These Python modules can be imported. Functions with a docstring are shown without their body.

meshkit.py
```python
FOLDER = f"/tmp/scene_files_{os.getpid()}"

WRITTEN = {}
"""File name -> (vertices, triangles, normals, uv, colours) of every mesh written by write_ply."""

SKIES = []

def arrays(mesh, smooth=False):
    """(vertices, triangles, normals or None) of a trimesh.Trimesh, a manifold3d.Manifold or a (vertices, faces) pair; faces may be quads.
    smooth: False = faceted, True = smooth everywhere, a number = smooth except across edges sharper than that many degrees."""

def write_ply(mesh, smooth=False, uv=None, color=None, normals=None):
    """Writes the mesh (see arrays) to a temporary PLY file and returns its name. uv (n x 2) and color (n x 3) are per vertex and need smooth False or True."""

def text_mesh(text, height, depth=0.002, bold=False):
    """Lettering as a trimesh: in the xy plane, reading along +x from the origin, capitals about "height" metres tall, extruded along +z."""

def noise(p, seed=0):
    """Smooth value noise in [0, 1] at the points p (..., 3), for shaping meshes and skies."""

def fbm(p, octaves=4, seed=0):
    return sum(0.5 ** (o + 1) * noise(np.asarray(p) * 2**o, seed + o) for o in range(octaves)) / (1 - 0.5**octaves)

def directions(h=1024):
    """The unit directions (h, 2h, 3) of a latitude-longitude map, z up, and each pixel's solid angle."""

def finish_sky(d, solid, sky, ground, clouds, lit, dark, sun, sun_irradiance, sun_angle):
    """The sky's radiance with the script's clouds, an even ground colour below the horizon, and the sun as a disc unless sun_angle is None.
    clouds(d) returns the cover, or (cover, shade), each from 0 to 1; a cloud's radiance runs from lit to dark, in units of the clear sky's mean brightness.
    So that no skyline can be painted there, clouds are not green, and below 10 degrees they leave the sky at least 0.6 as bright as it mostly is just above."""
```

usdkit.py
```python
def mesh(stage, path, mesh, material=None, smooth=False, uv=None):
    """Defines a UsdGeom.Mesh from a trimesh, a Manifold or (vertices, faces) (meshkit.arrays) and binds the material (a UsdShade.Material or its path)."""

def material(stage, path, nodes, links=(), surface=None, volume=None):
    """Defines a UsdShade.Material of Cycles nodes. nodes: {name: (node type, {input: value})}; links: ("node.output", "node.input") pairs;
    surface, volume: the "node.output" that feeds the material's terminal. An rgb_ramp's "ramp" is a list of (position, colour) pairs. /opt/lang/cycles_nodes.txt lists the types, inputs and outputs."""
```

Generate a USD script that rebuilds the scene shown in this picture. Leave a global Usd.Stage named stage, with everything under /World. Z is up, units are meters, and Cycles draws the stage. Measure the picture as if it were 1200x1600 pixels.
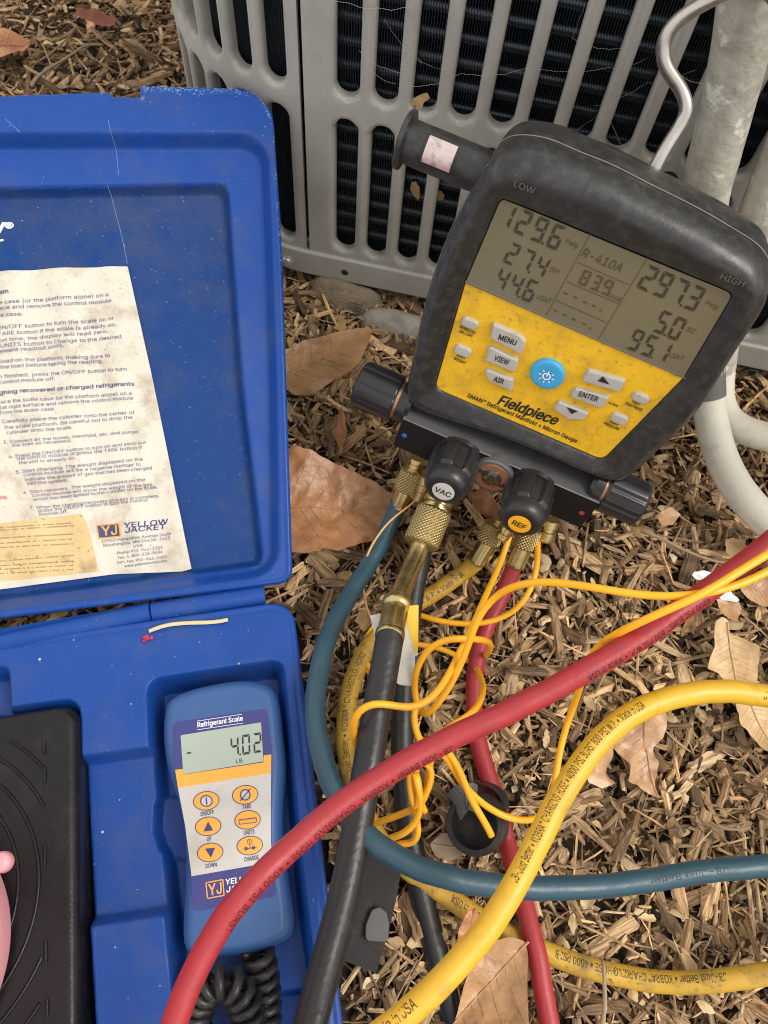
import math, random
import numpy as np, trimesh, shapely, usdkit, meshkit
import mapbox_earcut
from shapely.geometry import Polygon, MultiPolygon, Point, box as sbox, LineString
from scipy.interpolate import CubicSpline
from scipy.spatial import Delaunay
from pxr import Usd, UsdGeom, UsdLux, UsdShade, Gf, Sdf, Vt

random.seed(7)
RNG = np.random.default_rng(7)
stage = Usd.Stage.CreateInMemory()
UsdGeom.SetStageUpAxis(stage, 'Z')
UsdGeom.SetStageMetersPerUnit(stage, 1.0)
UsdGeom.Xform.Define(stage, '/World')
UsdGeom.Scope.Define(stage, '/World/Looks')

# ------------------------------------------------------------------ camera
# The phone is held 0.55 m above the mulch and looks steeply down; its lens (26 mm equivalent) sees 1200 x 1600 picture units at a
# focal length of 1202 units, and the point straight below it lies at (522, 1380).
FPX = 1202.0
NADIR = (522.0, 1380.0)
CAM = np.array([0.0, 0.0, 0.55])
_n = np.array([(NADIR[0] - 600) / FPX, (800 - NADIR[1]) / FPX, 1.0]); _n /= np.linalg.norm(_n)
_z = -_n
_y = np.array([0, 0, 1.0]) - _z * _z[2]; _y /= np.linalg.norm(_y)
_x = np.cross(_y, _z)
if _x[0] < 0:
    _x = -_x
M = np.array([_x, _y, _z])                      # world = M @ (right, up, forward)
cam = UsdGeom.Camera.Define(stage, '/World/camera')
cam.CreateHorizontalApertureAttr(36.0)
cam.CreateFocalLengthAttr(36.0 * FPX / 1200.0)
cam.CreateFStopAttr(26.0)
cam.CreateFocusDistanceAttr(0.44)
cam.CreateClippingRangeAttr(Gf.Vec2f(0.02, 1000))
R_, U_, F_ = M[:, 0], M[:, 1], M[:, 2]
cam.AddTransformOp().Set(Gf.Matrix4d(*R_, 0, *U_, 0, *(-F_), 0, *CAM, 1))
cam.CreateExposureAttr(0.66)

# ------------------------------------------------------------------ sky and sun (soft, hazy daylight)
SUN_EL, SUN_AZ = math.radians(54), math.radians(104)          # azimuth measured from +y towards +x
sky = usdkit.material(stage, '/World/Looks/sky_light', {
    'sky': ('sky_texture', {'sky_type': 'single_scattering', 'sun_disc': False, 'sun_elevation': SUN_EL, 'sun_rotation': SUN_AZ}),
    'tc': ('texture_coordinate', {}),
    'n': ('noise_texture', {'scale': 2.2, 'detail': 5, 'roughness': 0.6}),
    'r': ('rgb_ramp', {'ramp': [(0.25, (0.45,) * 3), (0.6, (0.95,) * 3)]}),
    'c': ('mix_color', {'b': (7.4, 7.15, 6.75), 'use_clamp': False}),
    'bg': ('background_shader', {'strength': 0.11}),
}, [('tc.generated', 'n.vector'), ('n.fac', 'r.fac'), ('r.color', 'c.fac'), ('sky.color', 'c.a'), ('c.result', 'bg.color')], surface='bg.background')
dome = UsdLux.DomeLight.Define(stage, '/World/sky')
UsdShade.MaterialBindingAPI.Apply(dome.GetPrim()).Bind(sky)
dome.GetPrim().SetCustomDataByKey('kind', 'structure')
sun = UsdLux.DistantLight.Define(stage, '/World/sun')
sun.CreateNormalizeAttr(True)
sun.CreateIntensityAttr(0.46)
sun.CreateAngleAttr(30.0)
sun.CreateColorAttr(Gf.Vec3f(1.0, 0.95, 0.87))
_s = np.array([math.sin(SUN_AZ) * math.cos(SUN_EL), math.cos(SUN_AZ) * math.cos(SUN_EL), math.sin(SUN_EL)])
_a = np.cross([0, 0, 1.0], _s); _a /= np.linalg.norm(_a); _b = np.cross(_s, _a)
sun.AddTransformOp().Set(Gf.Matrix4d(*_a, 0, *_b, 0, *_s, 0, 0, 0, 3, 1))

# ------------------------------------------------------------------ geometry helpers
def nrm(v):
    v = np.asarray(v, float)
    return v / np.linalg.norm(v)

def ray(px, py):
    return M @ np.array([(px - 600) / FPX, (800 - py) / FPX, 1.0])

def at_depth(px, py, d):
    return CAM + ray(px, py) * d

def at_z(px, py, z):
    r = ray(px, py)
    return CAM + r * ((z - CAM[2]) / r[2])

def depth(P):
    return float((np.asarray(P) - CAM) @ F_)

class Frame:
    """A plane in the scene: origin, two axes and a normal."""
    def __init__(s, O, ex, n):
        s.O = np.asarray(O, float); s.n = nrm(n)
        ex = np.asarray(ex, float); s.ex = nrm(ex - s.n * (ex @ s.n)); s.ey = np.cross(s.n, s.ex)
    def at(s, px, py, h=0.0):
        r = ray(px, py); Q = s.O + s.n * h
        return CAM + r * (((Q - CAM) @ s.n) / (r @ s.n))
    def uv(s, px, py, h=0.0):
        d = s.at(px, py, h) - s.O
        return np.array([d @ s.ex, d @ s.ey])
    def poly(s, pts, h=0.0):
        return np.array([s.uv(x, y, h) for x, y in pts])
    def to3(s, uv, h=0.0):
        uv = np.atleast_2d(uv); h = np.broadcast_to(h, (len(uv),))
        return s.O + uv[:, :1] * s.ex + uv[:, 1:2] * s.ey + h[:, None] * s.n

class MB:
    """Collects shapes that become one mesh."""
    def __init__(s): s.v, s.f, s.n = [], [], 0
    def add(s, v, f):
        v = np.asarray(v, float); f = np.asarray(f, int)
        if f.shape[1] == 4:
            f = np.vstack([f[:, [0, 1, 2]], f[:, [0, 2, 3]]])
        s.v.append(v); s.f.append(f + s.n); s.n += len(v); return s
    def arr(s): return np.vstack(s.v), np.vstack(s.f)

def area2(v, f):
    a, b = v[f[:, 1]] - v[f[:, 0]], v[f[:, 2]] - v[f[:, 0]]
    return a[:, 0] * b[:, 1] - a[:, 1] * b[:, 0]

def earcut2(rings):
    v = np.vstack(rings); ends = np.cumsum([len(r) for r in rings]).astype(np.uint32)
    f = np.asarray(mapbox_earcut.triangulate_float64(v.astype(np.float64), ends), int).reshape(-1, 3)
    return v, f

def tri_poly(p):
    """Triangulates a shapely polygon, counter-clockwise."""
    p = shapely.geometry.polygon.orient(p)
    v, f = earcut2([np.array(p.exterior.coords)[:-1]] + [np.array(r.coords)[:-1] for r in p.interiors])
    if len(f):
        a = area2(v, f)
        f[a < 0] = f[a < 0][:, ::-1]
    return v, f

def polys(g):
    if g.is_empty: return []
    if isinstance(g, Polygon): return [g]
    return [x for x in getattr(g, 'geoms', []) if isinstance(x, Polygon) and x.area > 1e-12]

def loft(loops, close0=False, close1=True):
    """Skins corresponding closed loops (N,3); caps fan to the centroid."""
    L = [np.asarray(l, float) for l in loops]; N = len(L[0]); v = np.vstack(L); f = []
    i = np.arange(N); j = (i + 1) % N
    for k in range(len(L) - 1):
        f.append(np.stack([k * N + i, k * N + j, (k + 1) * N + j, (k + 1) * N + i], 1))
    q = np.vstack(f); t = np.vstack([q[:, [0, 1, 2]], q[:, [0, 2, 3]]])
    if close1:
        c = len(v); v = np.vstack([v, L[-1].mean(0)]); b = (len(L) - 1) * N
        t = np.vstack([t, np.stack([b + i, b + j, np.full(N, c)], 1)])
    if close0:
        c = len(v); v = np.vstack([v, L[0].mean(0)])
        t = np.vstack([t, np.stack([j, i, np.full(N, c)], 1)])
    return v, t

def rpoly(corners, r, inset=0.0, n=5):
    """A counter-clockwise polygon with rounded corners, inset evenly; always len(corners)*(n+1) points."""
    P = np.asarray(corners, float); m = len(P)
    r = np.broadcast_to(r, (m,)); out = []
    if np.sum(P[:, 0] * np.roll(P[:, 1], -1) - np.roll(P[:, 0], -1) * P[:, 1]) < 0: P = P[::-1]; r = r[::-1]
    el = np.linalg.norm(np.roll(P, -1, 0) - P, axis=1)
    d = np.roll(P, -1, 0) - P; d /= np.linalg.norm(d, axis=1, keepdims=True)
    nin = np.stack([-d[:, 1], d[:, 0]], 1)
    for k in range(m):
        a, b = k - 1, k
        A = np.array([nin[a], nin[b]]); rhs = np.array([nin[a] @ P[k] + inset, nin[b] @ P[k] + inset])
        c = np.linalg.solve(A, rhs) if abs(np.linalg.det(A)) > 1e-3 else P[k] + nin[b] * inset
        cr = d[a][0] * d[b][1] - d[a][1] * d[b][0]
        dot = np.clip(d[a] @ d[b], -1, 1); th = math.acos(dot)
        rr = max(min(r[k], 0.45 * min(el[a], el[b]) / max(math.tan(th / 2), 1e-6)) + (-inset if cr > 0 else inset), 1e-4)
        t = rr * math.tan(th / 2)
        if th < 0.05:
            out += [c + d[a] * 1e-5 * (q - n / 2) for q in range(n + 1)]; continue
        s = c - d[a] * t; o = s + (nin[a] if cr > 0 else -nin[a]) * rr
        a0 = math.atan2(*(s - o)[::-1]); sg = 1 if cr > 0 else -1
        for q in range(n + 1):
            w = a0 + sg * th * q / n
            out.append(o + rr * np.array([math.cos(w), math.sin(w)]))
    return np.array(out)

def pad(fr, corners, r, h0, h1, edge, draft=0.0, back=False):
    """A moulded block on a frame: outline corners (2D), from height h0 to h1 with a rounded top edge."""
    L = [fr.to3(rpoly(corners, r, 0), h0), fr.to3(rpoly(corners, r, draft), h1 - edge)]
    for a in (22, 45, 67, 90):
        a = math.radians(a)
        L.append(fr.to3(rpoly(corners, r, draft + edge * (1 - math.cos(a))), h1 - edge + edge * math.sin(a)))
    return loft(L, back, True)

def polar(poly, c, N):
    """The outline seen from c, resampled at N even angles."""
    P = np.asarray(poly, float) - c; out = np.zeros((N, 2))
    Q = np.roll(P, -1, 0)
    for k in range(N):
        w = 2 * math.pi * k / N; d = np.array([math.cos(w), math.sin(w)])
        den = d[0] * (Q - P)[:, 1] - d[1] * (Q - P)[:, 0]
        t = (P[:, 0] * (Q - P)[:, 1] - P[:, 1] * (Q - P)[:, 0]) / np.where(abs(den) < 1e-15, 1e-15, den)
        u = (P[:, 0] * d[1] - P[:, 1] * d[0]) / np.where(abs(den) < 1e-15, 1e-15, den)
        ok = (u >= -1e-9) & (u <= 1 + 1e-9) & (t > 0)
        out[k] = d * (t[ok].max() if ok.any() else 0)
    return out + c

def spline(P, step=0.003, k=None):
    P = np.asarray(P, float); s = np.r_[0, np.cumsum(np.linalg.norm(np.diff(P, axis=0), axis=1) ** 0.5)]
    cs = CubicSpline(s, P); q = cs(np.linspace(0, s[-1], 400))
    l = np.r_[0, np.cumsum(np.linalg.norm(np.diff(q, axis=0), axis=1))]
    n = k or max(4, int(l[-1] / step))
    w = np.linspace(0, l[-1], n + 1)
    return np.stack([np.interp(w, l, q[:, i]) for i in range(3)], 1)

def frames(p):
    t = np.gradient(p, axis=0); t /= np.linalg.norm(t, axis=1, keepdims=True)
    a = np.zeros_like(p); u = np.cross(t[0], [0.31, 0.2, 0.93]); a[0] = nrm(u)
    for i in range(1, len(p)):
        v = a[i - 1] - t[i] * (a[i - 1] @ t[i]); a[i] = nrm(v)
    return t, a, np.cross(t, a)

def tube(p, r, sides=16, caps=True, flat=1.0):
    t, a, b = frames(p); r = np.broadcast_to(r, (len(p),))
    w = np.arange(sides) * 2 * math.pi / sides
    L = [p[i] + r[i] * (np.cos(w)[:, None] * a[i] + flat * np.sin(w)[:, None] * b[i]) for i in range(len(p))]
    return loft(L, caps, caps)

def axis_frame(A, B):
    n = nrm(np.asarray(B) - A); u = np.cross(n, [0.3, 0.1, 0.9]); u = nrm(u)
    return u, np.cross(n, u), n

def lathe(A, B, prof, sides=32, rfun=None, close=True):
    """prof: (fraction or metres along A-B, radius) pairs; rfun(theta, s) multiplies or adds relief."""
    A = np.asarray(A, float); B = np.asarray(B, float); u, v, n = axis_frame(A, B); l = np.linalg.norm(B - A)
    w = np.arange(sides) * 2 * math.pi / sides; L = []
    for s, r in prof:
        rr = np.full(sides, r) if rfun is None else r + rfun(w, s * l)
        L.append(A + n * s * l + rr[:, None] * (np.cos(w)[:, None] * u + np.sin(w)[:, None] * v))
    return loft(L, close, close)

def boxv(fr, u0, u1, v0, v1, h0, h1):
    c = [(u0, v0), (u1, v0), (u1, v1), (u0, v1)]
    return loft([fr.to3(c, h0), fr.to3(c, h1)], True, True)

# ------------------------------------------------------------------ prims
_used = {}
def numbered(path):
    k = _used.get(path, -1) + 1; _used[path] = k
    return path if k == 0 else f'{path}_{k:03d}'

def tag(o, label=None, cat=None, group=None, kind=None):
    p = o if isinstance(o, Usd.Prim) else o.GetPrim()
    for k, v in (('label', label), ('category', cat), ('group', group), ('kind', kind)):
        if v: p.SetCustomDataByKey(k, v)
    return p

def path_of(parent):
    return '/World' if parent is None else str((parent if isinstance(parent, Usd.Prim) else parent.GetPrim()).GetPath())

def obj(name, mesh, mat, parent=None, smooth=35, label=None, cat=None, group=None, kind=None):
    if isinstance(mesh, MB): mesh = mesh.arr()
    m = usdkit.mesh(stage, numbered(path_of(parent) + '/' + name), mesh, mat, smooth=smooth)
    tag(m, label, cat, group, kind)
    return m.GetPrim()

def thing(name, label, cat, group=None, kind=None, parent=None):
    x = UsdGeom.Xform.Define(stage, numbered(path_of(parent) + '/' + name))
    return tag(x, label, cat, group, kind)

# ------------------------------------------------------------------ materials
def mat(name, col, rough=0.5, metal=0.0, var=0.12, vs=60, dirt=None, dirt2=None, bump=None, bevel=None, spec=0.5, coat=0.0, sheen=0.0, stretch=None, rvar=0.0):
    """Principled look with a mottled colour, optional dirt layers (colour, scale, lo, hi, amount) and fine relief (scale, strength)."""
    c = np.array(col, float)
    N = {'g': ('geometry', {}), 'n1': ('noise_texture', {'scale': float(vs), 'detail': 4.0, 'roughness': 0.6}),
         'mx': ('mix_color', {'a': tuple(c * (1 - var)), 'b': tuple(np.minimum(c * (1 + var), 1)), 'use_clamp': False}),
         'p': ('principled_bsdf', {'roughness': rough, 'metallic': metal, 'specular_ior_level': spec, 'coat_weight': coat, 'coat_roughness': 0.12, 'sheen_weight': sheen})}
    L = []
    src = 'g.position'
    if stretch:
        N['mp'] = ('mapping', {'scale': stretch}); L.append(('g.position', 'mp.vector')); src = 'mp.vector'
    L += [(src, 'n1.vector'), ('n1.fac', 'mx.fac')]
    last = 'mx.result'
    for k, d in enumerate(x for x in (dirt, dirt2) if x):
        dc, sc, lo, hi, am = d
        N[f'dn{k}'] = ('noise_texture', {'scale': float(sc), 'detail': 6.0, 'roughness': 0.65})
        N[f'dr{k}'] = ('map_range', {'from_min': lo, 'from_max': hi, 'to_min': 0.0, 'to_max': am, 'clamp': True})
        N[f'dm{k}'] = ('mix_color', {'b': tuple(dc), 'use_clamp': False})
        L += [('g.position', f'dn{k}.vector'), (f'dn{k}.fac', f'dr{k}.value'), (f'dr{k}.result', f'dm{k}.fac'), (last, f'dm{k}.a')]
        last = f'dm{k}.result'
    L.append((last, 'p.base_color'))
    if rvar:
        N['rr'] = ('map_range', {'from_min': 0.3, 'from_max': 0.7, 'to_min': max(rough - rvar, 0.03), 'to_max': rough + rvar, 'clamp': True})
        L += [('n1.fac', 'rr.value'), ('rr.result', 'p.roughness')]
    nsrc = None
    if bevel:
        N['bv'] = ('bevel', {'radius': bevel}); nsrc = 'bv.bevel'
    if bump:
        N['n3'] = ('noise_texture', {'scale': float(bump[0]), 'detail': 3.0}); N['b'] = ('bump', {'strength': bump[1], 'distance': bump[2] if len(bump) > 2 else 0.001})
        L += [(src, 'n3.vector'), ('n3.fac', 'b.height')]
        if nsrc: L.append((nsrc, 'b.normal'))
        nsrc = 'b.normal'
    if nsrc: L.append((nsrc, 'p.normal'))
    return usdkit.material(stage, '/World/Looks/' + name, N, L, surface='p.BSDF')

DUST = (0.30, 0.25, 0.19)
m_grille = mat('grey_painted_steel', (0.35, 0.34, 0.305), 0.36, var=0.05, dirt=((0.22, 0.20, 0.165), 24, 0.48, 0.76, 0.55), dirt2=((0.55, 0.50, 0.42), 380, 0.655, 0.70, 0.7), bump=(900, 0.04))
m_fin = mat('dark_blue_coil_fin', (0.036, 0.044, 0.053), 0.32, 0.3, 0.3, 200)
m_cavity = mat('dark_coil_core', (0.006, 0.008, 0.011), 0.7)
m_ctube = mat('coil_tube_metal', (0.07, 0.085, 0.10), 0.3, 0.7, 0.3, 90)
m_screw = mat('zinc_screw', (0.62, 0.6, 0.56), 0.35, 0.8)
m_hole = mat('dark_hole', (0.01, 0.01, 0.01), 0.8)
m_pipe = mat('painted_pipe_insulation', (0.40, 0.375, 0.315), 0.6, var=0.12, vs=45, dirt=((0.20, 0.18, 0.14), 42, 0.47, 0.70, 0.8), dirt2=((0.66, 0.64, 0.58), 48, 0.58, 0.64, 0.8), bump=(120, 0.5, 0.003))
m_pipe2 = mat('smooth_painted_pipe_insulation', (0.52, 0.49, 0.415), 0.65, var=0.10, vs=60, dirt=((0.30, 0.26, 0.20), 60, 0.52, 0.74, 0.6), bump=(300, 0.25, 0.001))
m_wrap = mat('grey_tape', (0.09, 0.09, 0.085), 0.6)
m_soil = mat('dark_soil', (0.040, 0.026, 0.016), 0.95, var=0.5, vs=120, bump=(260, 0.8, 0.004))
m_conc = mat('weathered_concrete', (0.30, 0.275, 0.235), 0.9, var=0.18, vs=70, dirt=((0.12, 0.10, 0.075), 45, 0.5, 0.7, 0.7), bump=(240, 0.6, 0.002))

def tone_mat(name, stops, rough=0.85, grain=True, thin=False):
    """Wood and leaf bits: colour by each piece's own tone (mesh attribute), with grain along the piece."""
    N = {'at': ('attribute', {'attribute': 'tone'}), 'sx': ('separate_xyz', {}), 'r': ('rgb_ramp', {'ramp': stops}),
         'ac': ('attribute', {'attribute': 'grain'}), 'mp': ('mapping', {'scale': (45.0, 620.0, 620.0) if grain else (120.0, 120.0, 120.0)}),
         'n': ('noise_texture', {'scale': 1.0, 'detail': 5.0, 'roughness': 0.7}), 'rr': ('map_range', {'from_min': 0.32, 'from_max': 0.68, 'to_min': 0.22 if grain else 0.62, 'to_max': 1.9 if grain else 1.3, 'clamp': True}),
         'cx': ('combine_xyz', {}), 'ti': ('mix_color', {'a': (1.20, 1.08, 0.93), 'b': (1.12, 1.13, 1.12), 'use_clamp': False}), 'tm': ('mix_color', {'blend_type': 'multiply', 'fac': 1.0, 'use_clamp': False}), 'mu': ('mix_color', {'blend_type': 'multiply', 'fac': 1.0, 'use_clamp': False}),
         'b': ('bump', {'strength': 0.7 if grain else 0.35, 'distance': 0.0012}), 'p': ('principled_bsdf', {'roughness': rough, 'specular_ior_level': 0.3})}
    L = [('at.vector', 'sx.vector'), ('sx.x', 'r.fac'), ('ac.vector', 'mp.vector'), ('mp.vector', 'n.vector'), ('n.fac', 'rr.value'),
         ('rr.result', 'cx.x'), ('rr.result', 'cx.y'), ('rr.result', 'cx.z'), ('sx.y', 'ti.fac'), ('r.color', 'tm.a'), ('ti.result', 'tm.b'), ('tm.result', 'mu.a'), ('cx.vector', 'mu.b'),
         ('mu.result', 'p.base_color'), ('n.fac', 'b.height'), ('b.normal', 'p.normal')]
    surf = 'p.BSDF'
    if thin:
        N['tr'] = ('translucent_bsdf', {}); N['mc'] = ('mix_closure', {'fac': 0.18})
        L += [('mu.result', 'tr.color'), ('p.BSDF', 'mc.closure1'), ('tr.BSDF', 'mc.closure2')]; surf = 'mc.closure'
    return usdkit.material(stage, '/World/Looks/' + name, N, L, surface=surf)

m_chip = tone_mat('wood_chip_grain', [(0.0, (0.040, 0.025, 0.015)), (0.22, (0.085, 0.054, 0.031)), (0.45, (0.18, 0.118, 0.068)), (0.68, (0.30, 0.205, 0.118)), (0.86, (0.44, 0.315, 0.185)), (1.0, (0.55, 0.37, 0.195))])
m_leaflet = tone_mat('dry_leaflet_skin', [(0.0, (0.20, 0.11, 0.045)), (0.3, (0.36, 0.24, 0.115)), (0.6, (0.50, 0.38, 0.21)), (0.85, (0.64, 0.53, 0.33)), (1.0, (0.40, 0.16, 0.06))], 0.6, False, True)

def put_attr(prim, name, a):
    UsdGeom.PrimvarsAPI(prim).CreatePrimvar(name, Sdf.ValueTypeNames.Float3Array, 'vertex').Set(Vt.Vec3fArray.FromNumpy(np.asarray(a, np.float32)))
# ================================================================== the air conditioner
_A, _B = at_z(436, 415, 0.02), at_z(1145, 565, 0.02)
AE = nrm((_B - _A) * [1, 1, 0]); AN = np.array([AE[1], -AE[0], 0])            # along the front face; out of it
ACF = Frame(np.array([-0.0948555, 0.48500526, 0.0]), AE, AN)                # u along the face from the seam, v = height
CR = 0.135                                                                   # corner radius
def ac_bend(s, z, h):
    """A point of the casing: s runs along the face (negative: round the left corner and down the side), h outwards."""
    s = np.asarray(s, float); z = np.asarray(z, float); h = np.broadcast_to(h, s.shape)
    u = np.maximum(s, 0.0); a = np.clip(-s, 0, CR * math.pi / 2) / CR; ext = np.maximum(-s - CR * math.pi / 2, 0)
    ctr = ACF.O - AN * CR
    out = AN[None] * np.cos(a)[:, None] - AE[None] * np.sin(a)[:, None]
    return ctr + AE * u[:, None] + out * (CR + h)[:, None] - AN * ext[:, None] + np.array([0, 0, 1.0]) * z[:, None]

ac = thing('air_conditioner', 'grey outdoor air conditioner unit with slotted steel grille and dark coil behind', 'air conditioner')
SLW, BARP = 0.0170, 0.0267
def slots(s0, n, z0, z1):
    out = []
    for k in range(n):
        c = s0 + BARP * k; r = SLW / 2
        out.append(LineString([(c, z0 + r), (c, z1 - r)]).buffer(r, quad_segs=11))
    return out
ROWS = ((0.0535, 0.1785), (0.1955, 0.345))
ROLL = 0.0048
def panel(s0, s1, z0, z1, holes, nm_rail, nm_slat, dx=0.02):
    """One pressed grille panel: rails and slats with rolled slot edges, in pieces that meet edge to edge."""
    full = sbox(s0, z0, s1, z1)
    solid = full
    for hh in holes: solid = solid.difference(hh)
    hb = shapely.union_all(holes) if holes else None
    lines = shapely.union_all([h.exterior for h in holes]) if holes else None
    def hgt(v):
        d = np.full(len(v), 1.0)
        if lines is not None: d = shapely.distance(lines, shapely.points(v))
        t = np.clip(d / ROLL, 0, 1)
        return -0.0045 * (1 - np.sqrt(np.clip(1 - (1 - t) ** 2, 0, 1)))
    bands = [(0, 0.0006), (0.0006, 0.0017), (0.0017, 0.0031), (0.0031, ROLL), (ROLL, 9)]
    ring = []
    for a, b in bands:
        g = solid.intersection(hb.buffer(b, quad_segs=11)) if b < 9 else solid
        if a > 0: g = g.difference(hb.buffer(a, quad_segs=11))
        ring.append(g)
    xs = np.arange(s0, s1 + dx, dx)
    def piece(win):
        mb = MB()
        for g in ring:
            gg = g.intersection(win)
            for p in polys(gg):
                x0, _, x1, _ = p.bounds
                for a in xs[(xs < x1) & (xs + dx > x0)]:
                    for q in polys(p.intersection(sbox(a, z0, a + dx, z1))):
                        v, f = tri_poly(q); mb.add(np.c_[v, hgt(v)], f)
        # the returned edge of every slot and of the panel
        for p in polys(solid):
            for rg in [p.exterior] + list(p.interiors):
                c = np.array(rg.coords); 
                mid = (c[1:] + c[:-1]) / 2
                ok = shapely.contains(win.buffer(1e-6), shapely.points(mid))
                for i in np.nonzero(ok)[0]:
                    ha, hc = hgt(c[i:i + 2]); A, B = c[i], c[i + 1]
                    mb.add([(*A, ha), (*B, hc), (*B, hc - 0.004), (*A, ha - 0.004)], [[0, 1, 2, 3]])
        if not mb.v: return None
        v, f = mb.arr(); m = trimesh.Trimesh(v, f, process=False); m.merge_vertices(digits_vertex=6)
        v = np.array(m.vertices)
        return ac_bend(v[:, 0], v[:, 1], v[:, 2]), np.array(m.faces)[:, ::1]
    zc = [z0] + [x for a, b in ROWS for x in (a + SLW / 2, b - SLW / 2)] + [z1]
    for k in range(0, len(zc), 2):
        g = piece(sbox(s0, zc[k], s1, zc[k + 1]))
        if g is not None: obj(nm_rail, g, m_grille, ac, smooth=50)
    cs = sorted({round(h.centroid.x, 5) for h in holes})
    ed = [s0] + [(a + b) / 2 for a, b in zip(cs[:-1], cs[1:])] + [s1]
    ed = [s0] + cs + [s1]
    for k in range(1, len(zc) - 1, 2):
        for a, b in zip(ed[:-1], ed[1:]):
            g = piece(sbox(a, zc[k], b, zc[k + 1]))
            if g is not None: obj(nm_slat, g, m_grille, ac, smooth=50)

AC_TOP = 0.40
HL = [h for z0, z1 in ROWS for h in slots(0.0313, 17, z0, z1)]
knock = [Point(0.2590, 0.1815).buffer(0.0075, quad_segs=6)]
HL = [h for h in HL]
panel(0.0012, 0.480, 0.045, AC_TOP, HL, 'grille_rail', 'slat')
HC = [h for z0, z1 in ROWS for h in slots(-0.0204 - BARP * 9, 10, z0, z1)]
panel(-0.285, -0.0018, 0.045, AC_TOP, HC, 'corner_rail', 'corner_slat', 0.007)
# plain side wall to the right and the far side, lid
for s0, s1 in ((0.483, 0.62), (-0.75, -0.288)):
    mb = MB(); ss = np.linspace(s0, s1, 12)
    for a, b in zip(ss[:-1], ss[1:]):
        P = ac_bend(np.array([a, b, b, a]), np.array([0.045, 0.045, AC_TOP, AC_TOP]), 0.0)
        mb.add(P, [[0, 1, 2, 3]])
    obj('side_panel', mb, m_grille, ac)
ss = np.r_[np.linspace(-0.75, -0.22, 8), np.linspace(-0.21, 0, 14), np.linspace(0.05, 0.62, 8)]
pan = MB()
def strip(prof):
    """prof: (z, outward) pairs swept along the casing's foot."""
    rows = [ac_bend(ss, np.full(len(ss), z), h) for z, h in prof]; n = len(ss); v = np.vstack(rows); q = []
    for k in range(len(rows) - 1):
        for i in range(n - 1): q.append([k * n + i, k * n + i + 1, (k + 1) * n + i + 1, (k + 1) * n + i])
    return v, np.array(q)
pan.add(*strip([(0.046, -0.010), (0.0468, 0.0016), (0.0458, 0.0030), (0.044, 0.0036), (0.024, 0.0036), (0.0212, 0.0030), (0.020, 0.001), (0.020, -0.05)][::-1]))
pv, pf = pan.arr(); obj('base_pan', (pv, pf), m_grille, ac, smooth=30)
top = MB(); P = ac_bend(ss, np.full(len(ss), AC_TOP + 0.001), 0.004); Q = ac_bend(ss, np.full(len(ss), AC_TOP + 0.02), 0.004)
n = len(ss); top.add(np.vstack([P, Q]), [[i, i + 1, n + i + 1, n + i] for i in range(n - 1)])
cc = np.array([0.2, 0.95, AC_TOP + 0.02]); top.add(np.vstack([Q, cc[None]]), [[i, i + 1, n] for i in range(n - 1)])
obj('top_cover', top, m_grille, ac)
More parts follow.
